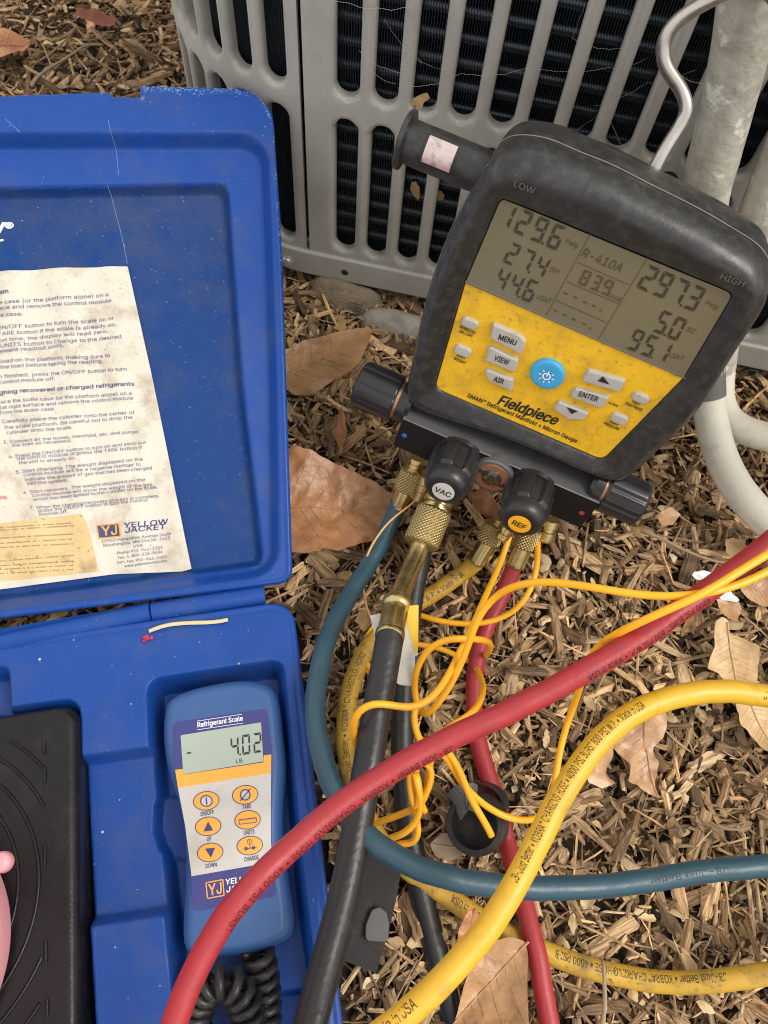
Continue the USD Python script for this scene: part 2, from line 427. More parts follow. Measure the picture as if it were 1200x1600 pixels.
# coil: core, tubes, fins
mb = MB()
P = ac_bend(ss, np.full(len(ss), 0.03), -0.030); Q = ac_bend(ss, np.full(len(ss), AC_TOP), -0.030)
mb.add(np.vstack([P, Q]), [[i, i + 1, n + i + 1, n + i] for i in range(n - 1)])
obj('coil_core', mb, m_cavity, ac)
sf = np.linspace(-0.30, 0.55, 90)
for z in np.arange(0.058, AC_TOP, 0.0165):
    obj('coil_tube', tube(ac_bend(sf, np.full(len(sf), z), -0.0225), 0.0042, 8), m_ctube, ac, smooth=60)
fin = MB(); sfin = np.arange(-0.29, 0.53, 0.00185)
a = ac_bend(sfin, np.full(len(sfin), 0.047), -0.0165); b = ac_bend(sfin, np.full(len(sfin), 0.047), -0.0295)
a2 = ac_bend(sfin + 0.0004, np.full(len(sfin), 0.047), -0.0165); b2 = ac_bend(sfin + 0.0004, np.full(len(sfin), 0.047), -0.0295)
up = np.array([0, 0, AC_TOP - 0.049])
for i in range(len(sfin)):
    fin.add(np.array([a[i], a2[i], a[i] + up, a2[i] + up, b[i], b2[i], b[i] + up, b2[i] + up]), [[0, 1, 3, 2], [1, 5, 7, 3], [4, 0, 2, 6]])
obj('coil_fins', fin, m_fin, ac, smooth=False, kind='stuff')
P = ac_bend(np.array([-0.0186]), np.array([0.0315]), 0.0036)[0]
obj('screw', lathe(P, P + nrm(AN - AE * .15) * 0.003, [(0, .0052), (0.5, .0052), (0.55, .004), (0.85, .0035), (1, .002)], 6 * 3), m_screw, ac)
P = ac_bend(np.array([0.0332]), np.array([0.0327]), 0.0036)[0]
obj('drain_hole', lathe(P - AN * 0.002, P + AN * 0.0002, [(0, .0032), (1, .0032)], 14), m_hole, ac)
for u_, v_, r_ in ((0.259, 0.183, 0.0075), (0.2965, 0.176, 0.010)):
    P = ACF.to3([(u_, v_)], 0.0)[0]
    obj('knockout_hole', lathe(P - AN * 0.003, P + AN * 0.0002, [(0, r_), (1, r_)], 18), m_hole, ac)

# ------------------------------------------------------------------ painted pipes
def depth_path(pts, step=0.004):
    """Points (x, y, d): seen at x, y in the picture's units; d is the distance along the view (metres), or the height above ground when under 0.25."""
    out = []
    for x, y, d in pts:
        out.append(at_depth(x, y, d) if d >= 0.25 else at_z(x, y, d))
    return spline(out, step)
def wobble(p, r, amt, seed):
    q = np.arange(len(p)); return r * (1 + amt * (meshkit.fbm(np.c_[q * 0.13, q * 0, q * 0] + seed, 3) - 0.5) * 2)
p = depth_path([(1262, -400, 0.31), (1205, -150, 0.35), (1178, -40, 0.385), (1160, 60, 0.415), (1140, 150, 0.445), (1117, 240, 0.475), (1098, 330, 0.505), (1094, 430, 0.54), (1102, 540, 0.572), (1106, 600, 0.585), (1109, 640, 0.592), (1122, 700, 0.588), (1152, 762, 0.578), (1200, 815, 0.57), (1290, 880, 0.56), (1450, 960, 0.56)])
kk = int(np.argmin(np.linalg.norm(p - at_depth(1107, 615, 0.588), axis=1)))
rr = np.interp(np.arange(len(p)), [0, kk * 0.6, kk - 8, kk, len(p)], [0.0158, 0.0154, 0.0132, 0.0122, 0.0118])
pipe = thing('insulated_pipe', 'thick cream painted insulated pipe rising behind the gauge, its lower end curving to the right', 'pipe', 'painted pipes of the air conditioner')
obj('insulation', tube(p[:kk + 1], wobble(p[:kk + 1], rr[:kk + 1], 0.05, 3), 22), m_pipe, pipe, smooth=60)
obj('insulation', tube(p[kk:], wobble(p[kk:], rr[kk:], 0.03, 9), 22), m_pipe2, pipe, smooth=60)
obj('tape_wrap', tube(p[kk - 6:kk + 1], rr[kk] + 0.0006, 22), m_wrap, pipe, smooth=60)
p = depth_path([(1125, 580, 0.603), (1124, 615, 0.606), (1132, 645, 0.606), (1155, 668, 0.60), (1200, 683, 0.592), (1290, 700, 0.585), (1450, 720, 0.58)])
pipe = thing('insulated_pipe', 'short white painted insulated pipe bending right beside the thicker one', 'pipe', 'painted pipes of the air conditioner')
obj('insulation', tube(p, wobble(p, np.full(len(p), 0.0112), 0.03, 5), 20), m_pipe2, pipe, smooth=60)
p = depth_path([(1330, 20, 0.43), (1264, 150, 0.455), (1220, 250, 0.48), (1186, 335, 0.505), (1150, 420, 0.54), (1128, 510, 0.575), (1121, 575, 0.60)])
pipe = thing('insulated_pipe', 'grey beige pipe at the right edge behind the gauge', 'pipe', 'painted pipes of the air conditioner')
obj('insulation', tube(p, wobble(p, np.full(len(p), 0.0135), 0.04, 8), 20), m_pipe, pipe, smooth=60)

# ------------------------------------------------------------------ bits caught in the grille, cobwebs
def leaf_mesh(outline, zfun, cell=0.0035, curl=0.0, seed=0):
    """A leaf: outline (n,2) in metres, meshed inside, height zfun(xy)."""
    pg = Polygon(outline).buffer(0)
    if isinstance(pg, MultiPolygon): pg = max(pg.geoms, key=lambda g: g.area)
    b = np.array([pg.exterior.interpolate(t).coords[0] for t in np.arange(0, pg.length, cell * 0.7)])
    x0, y0, x1, y1 = pg.bounds
    gx, gy = np.meshgrid(np.arange(x0, x1, cell), np.arange(y0, y1, cell)); g = np.c_[gx.ravel(), gy.ravel()]
    g += np.random.default_rng(seed).uniform(-.25, .25, g.shape) * cell
    g = g[shapely.contains(pg.buffer(-cell * 0.35), shapely.points(g))] if len(g) else g
    v = np.vstack([b, g]); d = Delaunay(v); c = v[d.simplices].mean(1)
    f = d.simplices[shapely.contains(pg.buffer(1e-7), shapely.points(c))]
    a = area2(v, f); f = f[abs(a) > 1e-12]; a = a[abs(a) > 1e-12]; f[a < 0] = f[a < 0][:, ::-1]
    return v, f, zfun(v)
m_bit = mat('dry_leaf_bit', (0.42, 0.29, 0.13), 0.7, var=0.25, vs=180, bump=(500, 0.4))
m_straw = mat('pale_straw', (0.62, 0.50, 0.28), 0.6, var=0.2, vs=200)
for lab, fr_h, pts in (('pale brown torn leaf bit caught in the grille slot above the gauge handle', -0.002, [(641, 156), (655, 148), (668, 143), (672, 152), (662, 160), (660, 168), (652, 170), (650, 163), (642, 166)]),
                       ('tan oval dead leaf lying on the coil behind the grille below the gauge handle', -0.014, [(643, 284), (650, 282), (656, 292), (656, 306), (654, 313), (646, 304), (641, 294)]),
                       ('small round pale leaf scrap on the coil left of the gauge', -0.014, [(684, 298), (689, 296), (695, 304), (692, 312), (685, 312), (682, 306)])):
    o = ACF.poly(pts, fr_h); v, f, z = leaf_mesh(o, lambda q: 0.0015 * meshkit.fbm(np.c_[q * 300, q[:, :1]], 2), 0.0015)
    obj('leaf_bit', (ACF.to3(v, z + fr_h), f), m_bit, None, smooth=True, label=lab, cat='leaf')
m_web = mat('cobweb_silk', (0.50, 0.47, 0.41), 0.7)
rg = np.random.default_rng(11)
web = thing('cobweb', 'dusty cobweb threads stretched across the upper grille slots', 'cobweb')
for (x0, y0, x1, y1) in ((640, 135, 720, 115), (720, 115, 830, 106), (830, 106, 955, 105), (600, 30, 660, 100), (640, 80, 700, 110), (955, 105, 1010, 90), (893, 60, 915, 5), (893, 60, 975, 75), (930, 165, 1010, 130), (860, 225, 955, 165), (1010, 130, 1085, 108), (520, 0, 640, 12), (560, 80, 640, 118), (575, 105, 620, 130), (955, 190, 985, 240), (1055, 105, 1100, 130)):
    q = np.linspace(0, 1, 9); P = np.array([ACF.at(x0 + (x1 - x0) * t, y0 + (y1 - y0) * t, 0.002) for t in q])
    P += rg.normal(0, 0.0003, P.shape); P[:, 2] -= 0.003 * np.sin(q * math.pi)
    obj('thread', tube(spline(P, 0.004), 0.00004 + rg.uniform(0, 0.00005), 4), m_web, web, smooth=True)
# ================================================================== the mulch bed
ground = thing('ground', 'mulch bed of weathered wood chips and dry leaf litter', None, kind='structure')
def soil_z(x, y):
    q = np.c_[x, y, 0 * np.asarray(x)]
    return -0.006 + 0.012 * (meshkit.fbm(q * 9 + 3, 3, 4) - 0.5)
gx = np.r_[-30, -8, -3, -1.5, np.arange(-1.0, 0.9, 0.02), 1.5, 3, 8, 30]; gy = np.r_[-30, -8, -2, -0.8, np.arange(-0.5, 1.5, 0.02), 2.5, 5, 10, 40]
X, Y = np.meshgrid(gx, gy); Z = soil_z(X.ravel(), Y.ravel()); i = np.arange(len(gx) - 1)
q = np.vstack([np.stack([j * len(gx) + i, j * len(gx) + i + 1, (j + 1) * len(gx) + i + 1, (j + 1) * len(gx) + i], 1) for j in range(len(gy) - 1)])
obj('soil', (np.c_[X.ravel(), Y.ravel(), Z], q), m_soil, ground, smooth=True)

def in_frame(P):
    c = (P - CAM) @ M; z = np.maximum(c[:, 2], 1e-3)
    px, py = 600 + FPX * c[:, 0] / z, 800 - FPX * c[:, 1] / z
    return px, py, (px > -40) & (px < 1240) & (py > -40) & (py < 1640)

# where no litter can lie: under the unit and inside the scale's case
CASE_YAW = math.radians(16.8)
CASEF = Frame(at_z(460, 960, 0.06), (math.cos(CASE_YAW), math.sin(CASE_YAW), 0), (0, 0, 1))     # the tray's top right corner
_ccl = [(-0.42, -0.33), (0.004, -0.33), (0.004, 0.02), (-0.42, 0.02)]
case_foot = Polygon([tuple(CASEF.to3([c])[0][:2]) for c in _ccl])
ac_foot = Polygon([tuple(p[:2]) for p in ac_bend(np.linspace(-0.6, 0.6, 60), np.zeros(60), -0.012)] + [(0.9, 0.9), (0.3, 1.2)])
nogo = shapely.union_all([case_foot, ac_foot])
shapely.prepare(nogo)

def scatter(n, rg, near=True):
    """Points on the bed: most of them where the picture looks, the rest around it."""
    out = []
    need = n
    while need > 0:
        k = need * 3
        x = rg.uniform(-0.75, 0.62, k); y = rg.uniform(-0.25, 1.15, k)
        p = np.c_[x, y]
        _, _, inside = in_frame(np.c_[p, 0 * x])
        far = (y > 0.5)
        keep = (inside | (rg.random(k) < 0.22)) & (~far | (rg.random(k) < 0.62))
        keep &= ~shapely.contains(nogo, shapely.points(p))
        p = p[keep][:need]; out.append(p); need -= len(p)
    return np.vstack(out)

def rot(yaw, pitch, roll):
    cy, sy, cp, sp, cr, sr = np.cos(yaw), np.sin(yaw), np.cos(pitch), np.sin(pitch), np.cos(roll), np.sin(roll)
    return np.stack([np.stack([cy * cp, cy * sp * sr - sy * cr, cy * sp * cr + sy * sr], -1),
                     np.stack([sy * cp, sy * sp * sr + cy * cr, sy * sp * cr - cy * sr], -1),
                     np.stack([-sp, cp * sr, cp * cr], -1)], -2)

def make_chips(n, seed, l_med, l_sig, lmax, lift, wr=(0.16, 0.42), tr=(0.25, 0.6), tone=(0.1, 0.95)):
    """n splintered wood chips as arrays: vertices (n,k,3), one face list, tone and grain attributes."""
    rg = np.random.default_rng(seed)
    L = np.clip(l_med * np.exp(rg.normal(0, l_sig, n)), 0.004, lmax)
    W = L * rg.uniform(*wr, n); W = np.clip(W, 0.0009, 0.015); T = np.clip(W * rg.uniform(*tr, n), 0.0007, 0.0055)
    S = 4; K = 6
    xs = np.array([-0.5, -0.2, 0.22, 0.5])
    ang = np.arange(K) * 2 * math.pi / K
    V = np.zeros((n, S, K, 3))
    bend = rg.normal(0, 0.05, n)
    for s in range(S):
        taper = rg.uniform(0.62, 1.05, n) if s in (0, S - 1) else rg.uniform(0.85, 1.15, n)
        skew = rg.normal(0, 0.055, (n, K)) if s in (0, S - 1) else rg.normal(0, 0.03, (n, K))
        rad = rg.uniform(0.72, 1.12, (n, K))
        V[:, s, :, 0] = (xs[s] + skew) * L[:, None]
        V[:, s, :, 1] = np.cos(ang) * rad * (W * taper / 2)[:, None] + (rg.normal(0, 0.08, n) * W)[:, None]
        V[:, s, :, 2] = np.sign(np.sin(ang)) * np.abs(np.sin(ang)) ** 0.6 * rad * (T * (0.5 + taper / 2) / 2)[:, None] + (bend * L * (4 * xs[s] ** 2))[:, None]
    V = V.reshape(n, S * K, 3)
    G = V + rg.uniform(-5, 5, (n, 1, 3))
    P = scatter(n, rg)
    R = rot(rg.uniform(0, 2 * math.pi, n), rg.normal(0, 0.24, n), rg.normal(0, 0.55, n))
    V = np.einsum('nij,nkj->nki', R, V)
    u = rg.random(n)
    z = soil_z(P[:, 0], P[:, 1]) + lift[0] + (lift[1] - lift[0]) * u
    zmin = V[:, :, 2].min(1); z = np.maximum(z, soil_z(P[:, 0], P[:, 1]) - zmin * 0.6)
    V += np.c_[P, z][:, None, :]
    F = []
    for s in range(S - 1):
        for k in range(K):
            a, b = s * K + k, s * K + (k + 1) % K; F += [[a, b, b + K], [a, b + K, a + K]]
    F += [[0, k + 1, k] for k in range(1, K - 1)] + [[(S - 1) * K, (S - 1) * K + k, (S - 1) * K + k + 1] for k in range(1, K - 1)]
    t = np.clip(rg.normal(0.47, 0.27, n) + 0.25 * (u - 0.5), 0.02, 1.0) * (tone[1] - tone[0]) + tone[0]
    A = np.zeros((n, S * K, 3)); A[:, :, 0] = t[:, None]; A[:, :, 1] = rg.random(n)[:, None]
    return V, np.array(F), A, G, L * W

def make_leaflets(n, seed, l_med, lmax, lift, tone=(0, 1)):
    """Small oval dead leaves, cupped and curled."""
    rg = np.random.default_rng(seed)
    L = np.clip(l_med * np.exp(rg.normal(0, 0.32, n)), 0.004, lmax); W = L * rg.uniform(0.38, 0.62, n)
    S, K = 8, 5
    x = np.linspace(0, 1, S); prof = np.sin(math.pi * np.clip(x, 0.0, 1) ** 0.85) ** 0.75
    prof[0] = 0.04; prof[-1] = 0.05
    yy = np.linspace(-1, 1, K)
    cup = rg.normal(0.35, 0.45, n); curl = rg.normal(0.0, 0.9, n); tw = rg.normal(0, 0.5, n); fold = rg.uniform(0, 0.35, n)
    V = np.zeros((n, S, K, 3))
    c = np.where(abs(curl) < 0.05, 0.05, curl)
    for i in range(S):
        a = c * (x[i] - 0.5); cx = np.sin(a) / c * L; cz = (1 - np.cos(a)) / c * L
        for k in range(K):
            w = yy[k] * prof[i] * W / 2 * (1 + 0.12 * rg.normal(0, 1, n) * (abs(yy[k]) == 1))
            zz = cup * w * w / np.maximum(W, 1e-4) * 1.6 + fold * abs(w)
            t = tw * (x[i] - 0.5)
            V[:, i, k, 0] = cx; V[:, i, k, 1] = w * np.cos(t) - zz * np.sin(t); V[:, i, k, 2] = cz + w * np.sin(t) + zz * np.cos(t)
    V = V.reshape(n, S * K, 3); G = V + rg.uniform(-5, 5, (n, 1, 3))
    P = scatter(n, rg)
    R = rot(rg.uniform(0, 2 * math.pi, n), rg.normal(0, 0.28, n), rg.normal(0, 0.35, n) + math.pi * (rg.random(n) < 0.5))
    V = np.einsum('nij,nkj->nki', R, V)
    u = rg.random(n); z0 = soil_z(P[:, 0], P[:, 1]); z = z0 + lift[0] + (lift[1] - lift[0]) * u - V[:, :, 2].mean(1)
    V += np.c_[P, z][:, None, :]
    F = []
    for i in range(S - 1):
        for k in range(K - 1):
            a = i * K + k; F += [[a, a + K, a + K + 1], [a, a + K + 1, a + 1]]
    A = np.zeros((n, S * K, 3)); A[:, :, 0] = np.clip(rg.beta(2.2, 1.8, n), 0.01, 1)[:, None] * (tone[1] - tone[0]) + tone[0]; A[:, :, 1] = rg.random(n)[:, None]
    return V, np.array(F), A, G, L * W

def emit(parts, name, stuff_name, mt, count, smooth):
    """The pieces that show largest become parts of the ground, the rest one piece of stuff."""
    rank = []
    for b, (V, F, A, G, area) in enumerate(parts):
        c = V.mean(1); px, py, ok = in_frame(c); d = (c - CAM) @ F_
        sc = area / d ** 2 * ok * (0.4 + np.clip(c[:, 2] / 0.012, 0, 1.2))
        inner = (px > 20) & (px < 1180) & (py > 20) & (py < 1580)
        sc = sc * inner
        rank += [(s, b, i) for i, s in enumerate(sc)]
    rank.sort(reverse=True); chosen = {(b, i) for s, b, i in rank[:count]}
    big = MB(); at_, gt = [], []
    for b, (V, F, A, G, area) in enumerate(parts):
        m = np.array([(b, i) not in chosen for i in range(len(V))]); k = V.shape[1]
        off = (np.arange(m.sum()) * k)[:, None, None]
        big.add(V[m].reshape(-1, 3), (F[None] + off).reshape(-1, 3)); at_.append(A[m].reshape(-1, 3)); gt.append(G[m].reshape(-1, 3))
        for i in np.nonzero(~m)[0]:
            p = UsdGeom.Mesh.Define(stage, numbered(f'/World/ground/{name}'))
            write_mesh(p, V[i], F, smooth); put_attr(p, 'tone', A[i]); put_attr(p, 'grain', G[i])
            UsdShade.MaterialBindingAPI.Apply(p.GetPrim()).Bind(mt)
    p = UsdGeom.Mesh.Define(stage, numbered(f'/World/ground/{stuff_name}')); v, f = big.arr()
    write_mesh(p, v, f, smooth); put_attr(p, 'tone', np.vstack(at_)); put_attr(p, 'grain', np.vstack(gt))
    UsdShade.MaterialBindingAPI.Apply(p.GetPrim()).Bind(mt); tag(p, kind='stuff')

def write_mesh(p, v, f, smooth):
    p.CreatePointsAttr(Vt.Vec3fArray.FromNumpy(np.asarray(v, np.float32)))
    p.CreateFaceVertexCountsAttr(Vt.IntArray.FromNumpy(np.full(len(f), 3, np.int32)))
    p.CreateFaceVertexIndicesAttr(Vt.IntArray.FromNumpy(np.asarray(f, np.int32).ravel()))
    p.CreateSubdivisionSchemeAttr('none')
    if smooth:
        n = np.zeros_like(v); fn = np.cross(v[f[:, 1]] - v[f[:, 0]], v[f[:, 2]] - v[f[:, 0]])
        for k in range(3): np.add.at(n, f[:, k], fn)
        n /= np.linalg.norm(n, axis=1, keepdims=True) + 1e-12
        p.CreateNormalsAttr(Vt.Vec3fArray.FromNumpy(n.astype(np.float32))); p.SetNormalsInterpolation('vertex')

chips = [make_chips(2600, 26, 0.024, 0.4, 0.06, (0.004, 0.016), (0.03, 0.06), (0.6, 1.0), (0.25, 1.0)), make_chips(5000, 27, 0.0032, 0.4, 0.008, (0.0, 0.009), (0.5, 0.9), (0.6, 1.0), (0.0, 0.3)),
         make_chips(9000, 25, 0.0095, 0.45, 0.03, (0.001, 0.015), (0.10, 0.22), (0.5, 0.9), (0.15, 1.0)),
         make_chips(2200, 21, 0.022, 0.36, 0.046, (0.002, 0.016), (0.16, 0.36)),
         make_chips(7000, 22, 0.0125, 0.42, 0.04, (0.000, 0.015), (0.15, 0.38)),
         make_chips(11000, 23, 0.0045, 0.45, 0.014, (0.000, 0.014), (0.2, 0.7)),
         make_chips(900, 24, 0.024, 0.4, 0.05, (0.003, 0.012), (0.05, 0.11), (0.5, 0.9), (0.2, 1.0))]
emit(chips, 'wood_chip', 'small_wood_chips', m_chip, 300, False)
emit([make_leaflets(1500, 31, 0.0110, 0.026, (0.006, 0.017)), make_leaflets(2400, 32, 0.0055, 0.012, (0.003, 0.015))], 'dry_leaflet', 'small_leaf_litter', m_leaflet, 220, True)

# ------------------------------------------------------------------ single large leaves, each its own thing
def leaf_mat(name, c, spots, am=0.6):
    return mat(name, c, 0.40, var=0.25, vs=70, dirt=(spots, 62, 0.50, 0.66, am), dirt2=((min(c[0] * 1.6, 1), min(c[1] * 1.65, 1), c[2] * 1.8), 28, 0.46, 0.72, 0.7), bump=(160, 0.5, 0.002))
m_lf_tan = leaf_mat('tan_leaf', (0.37, 0.20, 0.085), (0.16, 0.10, 0.055))
m_lf_brn = leaf_mat('brown_leaf', (0.33, 0.16, 0.07), (0.13, 0.05, 0.018))
m_lf_oak = leaf_mat('straw_leaf', (0.50, 0.33, 0.16), (0.30, 0.17, 0.07), 0.35)
m_lf_rust = leaf_mat('rust_leaf', (0.36, 0.15, 0.055), (0.17, 0.06, 0.025))
m_lf_pale = leaf_mat('pale_crumpled_leaf', (0.47, 0.29, 0.16), (0.26, 0.13, 0.07))

def big_leaf(label, pts, z, mt, rib=None, fold=0.0, curl=0.006, rough=0.002, seed=1, tilt=(0, 0), veins=0, cell=0.003, wave=0.0035, tip=0.003, name='fallen_leaf', group='large fallen leaves on the mulch'):
    """A leaf seen with the outline pts (picture units) lying about z above the ground; rib: its midrib, also in picture units."""
    O = np.array([at_z(x, y, z)[:2] for x, y in pts]); c = O.mean(0)
    n = max(len(O) * 6, 40)
    cs = np.vstack([O, O[:1]]); s = np.r_[0, np.cumsum(np.linalg.norm(np.diff(cs, axis=0), axis=1))]
    w = np.linspace(0, s[-1], n + 1)[:-1]; out = np.c_[np.interp(w, s, cs[:, 0]), np.interp(w, s, cs[:, 1])]
    out += (meshkit.fbm(np.c_[out * 90, np.full(n, seed)], 2)[:, None] - 0.5) * 0.0016
    if rib is not None:
        R0, R1 = at_z(*rib[0], z)[:2], at_z(*rib[1], z)[:2]; d = nrm(R1 - R0); pn = np.array([-d[1], d[0]])
    else:
        R0, d, pn = c, np.array([1.0, 0]), np.array([0, 1.0])
    size = np.ptp(O, axis=0).max()
    def zf(v):
        a = (v - R0) @ pn; l = (v - R0) @ d
        zz = z + fold * np.abs(a) + curl * ((a / size * 2) ** 2) + (v - c) @ np.array(tilt)
        zz = zz + rough * 3.2 * (meshkit.fbm(np.c_[v * 55, np.full(len(v), seed * 3.1)], 3) - 0.5)
        zz = zz + wave * np.sin(l * 115 + seed) * np.clip(np.abs(a) / size * 2.2, 0, 1) ** 2 + tip * np.clip(np.abs(l / max(np.linalg.norm(R1 - R0) if rib is not None else size, 1e-3) - 0.5) * 2, 0, 1.2) ** 3
        if veins: zz = zz + 0.0004 * np.sin(2 * math.pi * (l - np.abs(a) * 0.7) / (size / veins)) * np.clip(np.abs(a) / 0.004, 0, 1)
        return zz
    v, f, zz = leaf_mesh(out, zf, cell, seed=seed)
    m = obj(name, (np.c_[v, zz], f), mt, None, smooth=True, label=label, cat='leaf', group=group)
    if rib is not None and size > 0.035:
        pgl = Polygon(out).buffer(-0.0012); Lr = np.linalg.norm(R1 - R0); rgv = np.random.default_rng(seed + 50)
        for sgn in (-1, 1):
            for u in np.arange(0.08, 0.93, 0.105) + rgv.uniform(-.022, .022, len(np.arange(0.08, 0.93, 0.105))):
                t = np.linspace(0, 1, 14); q = R0 + d * Lr * u + (d * 0.62 * (1 - .25 * t[:, None]) + pn * sgn) * (t[:, None] * size * 0.55)
                ok = shapely.contains(pgl, shapely.points(q)); k = int(np.argmin(ok)) if not ok.all() else len(ok)
                if k > 4:
                    q = q[:k]; obj('vein', tube(np.c_[q, zf(q) + 0.00012], np.linspace(0.00030, 0.00010, k), 5), mt, m, smooth=True)
    if rib is not None:
        t = np.linspace(0, 1, 24)[:, None]; L_ = R0 + (R1 - R0) * t
        pz = zf(L_) + 0.0004
        obj('midrib', tube(np.c_[L_, pz], np.linspace(0.0010, 0.0004, 24), 6), mt, m, smooth=True)
    return m

big_leaf('smooth tan fallen leaf with dark blotches, beside the case lid and left knob', [(418, 592), (440, 556), (480, 537), (520, 524), (560, 518), (579, 517), (581, 527), (572, 552), (560, 575), (535, 600), (508, 616), (482, 628), (462, 629), (440, 610)], 0.020, m_lf_tan, ((425, 601), (579, 520)), 0.16, 0.008, 0.0025, 3, veins=9, wave=0.004, tip=0.006)
big_leaf('large glossy brown leaf between the case lid and the dark blue hose', [(420, 735), (455, 716), (490, 722), (530, 736), (580, 758), (615, 775), (640, 792), (641, 806), (625, 830), (590, 850), (556, 862), (530, 869), (505, 866), (500, 876), (480, 882), (452, 882), (425, 870)], 0.022, m_lf_brn, ((425, 793), (640, 797)), 0.16, 0.014, 0.004, 5, veins=8, wave=0.006, tip=0.006)
big_leaf('straw coloured lobed leaf above the upper yellow hose at the right', [(1112, 975), (1122, 968), (1133, 972), (1137, 990), (1160, 1000), (1178, 1015), (1181, 1032), (1177, 1060), (1173, 1082), (1155, 1078), (1135, 1068), (1121, 1052), (1101, 1048), (1106, 1030), (1114, 1012), (1112, 992)], 0.022, m_lf_oak, ((1133, 975), (1152, 1078)), 0.15, 0.006, 0.003, 7)
big_leaf('straw leaf with bite holes under the upper yellow hose at the right edge', [(1136, 1095), (1170, 1090), (1215, 1105), (1225, 1180), (1188, 1176), (1180, 1160), (1165, 1142), (1150, 1135), (1146, 1126), (1149, 1119), (1140, 1115)], 0.019, m_lf_oak, ((1168, 1095), (1205, 1165)), 0.12, 0.005, 0.002, 8)
big_leaf('tan leaf lying at the right edge below the red hose', [(1148, 912), (1165, 902), (1190, 896), (1225, 905), (1225, 955), (1190, 948), (1170, 940), (1152, 928)], 0.018, m_lf_pale, ((1150, 912), (1225, 930)), 0.1, 0.005, 0.003, 9)
big_leaf('small tan folded leaf above the red hose near the lower pipe', [(1131, 845), (1142, 842), (1158, 848), (1168, 860), (1155, 870), (1142, 874), (1132, 870), (1134, 858)], 0.020, m_lf_oak, ((1132, 846), (1160, 868)), 0.3, 0.004, 0.002, 10)
big_leaf('brown leaf scrap under the white paper at the right', [(1112, 941), (1130, 945), (1152, 942), (1158, 956), (1146, 975), (1134, 972), (1120, 962)], 0.018, m_lf_tan, None, 0.1, 0.005, 0.004, 12)
big_leaf('broad tan leaf under the yellow hose at the bottom centre', [(700, 1640), (715, 1580), (722, 1540), (735, 1505), (762, 1470), (790, 1462), (818, 1470), (822, 1500), (818, 1545), (819, 1600), (815, 1640)], 0.024, m_lf_tan, ((822, 1470), (700, 1610)), 0.35, 0.008, 0.003, 14, (0.10, 0.0), 9)
big_leaf('rust brown crumpled leaf tip between the black and yellow hoses', [(713, 1470), (717, 1450), (724, 1432), (735, 1416), (741, 1422), (749, 1432), (765, 1440), (768, 1455), (755, 1475), (735, 1487), (722, 1482)], 0.030, m_lf_rust, ((740, 1420), (728, 1480)), 0.25, 0.004, 0.006, 16)
big_leaf('pale crumpled maple leaf between the red and yellow hoses at the right', [(955, 1120), (980, 1105), (1005, 1112), (1030, 1098), (1046, 1120), (1040, 1150), (1024, 1168), (1034, 1190), (1028, 1218), (1032, 1248), (1015, 1238), (995, 1228), (975, 1222), (978, 1196), (960, 1180), (945, 1160), (950, 1140)], 0.020, m_lf_pale, ((1000, 1110), (1030, 1245)), 0.1, 0.004, 0.010, 18, cell=0.0022)
big_leaf('pale crumpled leaf piece touching the upper yellow hose', [(905, 1195), (920, 1165), (945, 1165), (955, 1185), (945, 1210), (960, 1225), (935, 1235), (912, 1225)], 0.018, m_lf_pale, None, 0.1, 0.004, 0.008, 19, cell=0.0022)
big_leaf('curled orange dead leaf strip below the left knob', [(526, 668), (533, 640), (540, 652), (541, 680), (536, 695), (534, 712), (524, 690), (518, 675)], 0.022, m_lf_rust, ((535, 645), (531, 710)), 0.5, 0.004, 0.004, 20)
big_leaf('reddish brown leaf corner at the upper left edge', [(-30, 60), (5, 50), (30, 60), (51, 68), (40, 80), (15, 95), (-30, 110)], 0.02, m_lf_rust, ((-20, 75), (50, 69)), 0.2, 0.004, 0.004, 22)
big_leaf('small orange leaf at the top edge beside the unit', [(268, -20), (300, -22), (305, 0), (300, 20), (292, 14), (280, 0)], 0.02, m_lf_rust, None, 0.2, 0.004, 0.004, 23)
big_leaf('red dead leaf lying behind the case lid at the top left', [(120, 25), (150, 24), (185, 33), (175, 45), (150, 42), (128, 36)], 0.022, mat('red_leaf', (0.20, 0.05, 0.025), 0.6, var=0.3, vs=120), None, 0.2, 0.004, 0.003, 24)
big_leaf('tan leaf with frayed edge under the right knob', [(1020, 810), (1045, 795), (1062, 805), (1050, 822), (1030, 830)], 0.02, m_lf_pale, None, 0.2, 0.004, 0.004, 25)
big_leaf('reddish leaf scraps under the gauge between the two front knobs', [(735, 780), (752, 775), (768, 782), (780, 800), (768, 815), (750, 812), (738, 800)], 0.02, m_lf_rust, None, 0.2, 0.004, 0.007, 26)
big_leaf('grey brown flat leaf beside the black cap under the blue hose', [(672, 1318), (690, 1302), (712, 1300), (725, 1318), (720, 1340), (700, 1345), (680, 1338)], 0.02, mat('grey_brown_leaf', (0.27, 0.20, 0.135), 0.7, var=0.2, vs=90, bump=(200, .5)), ((672, 1320), (722, 1325)), 0.1, 0.003, 0.003, 27)

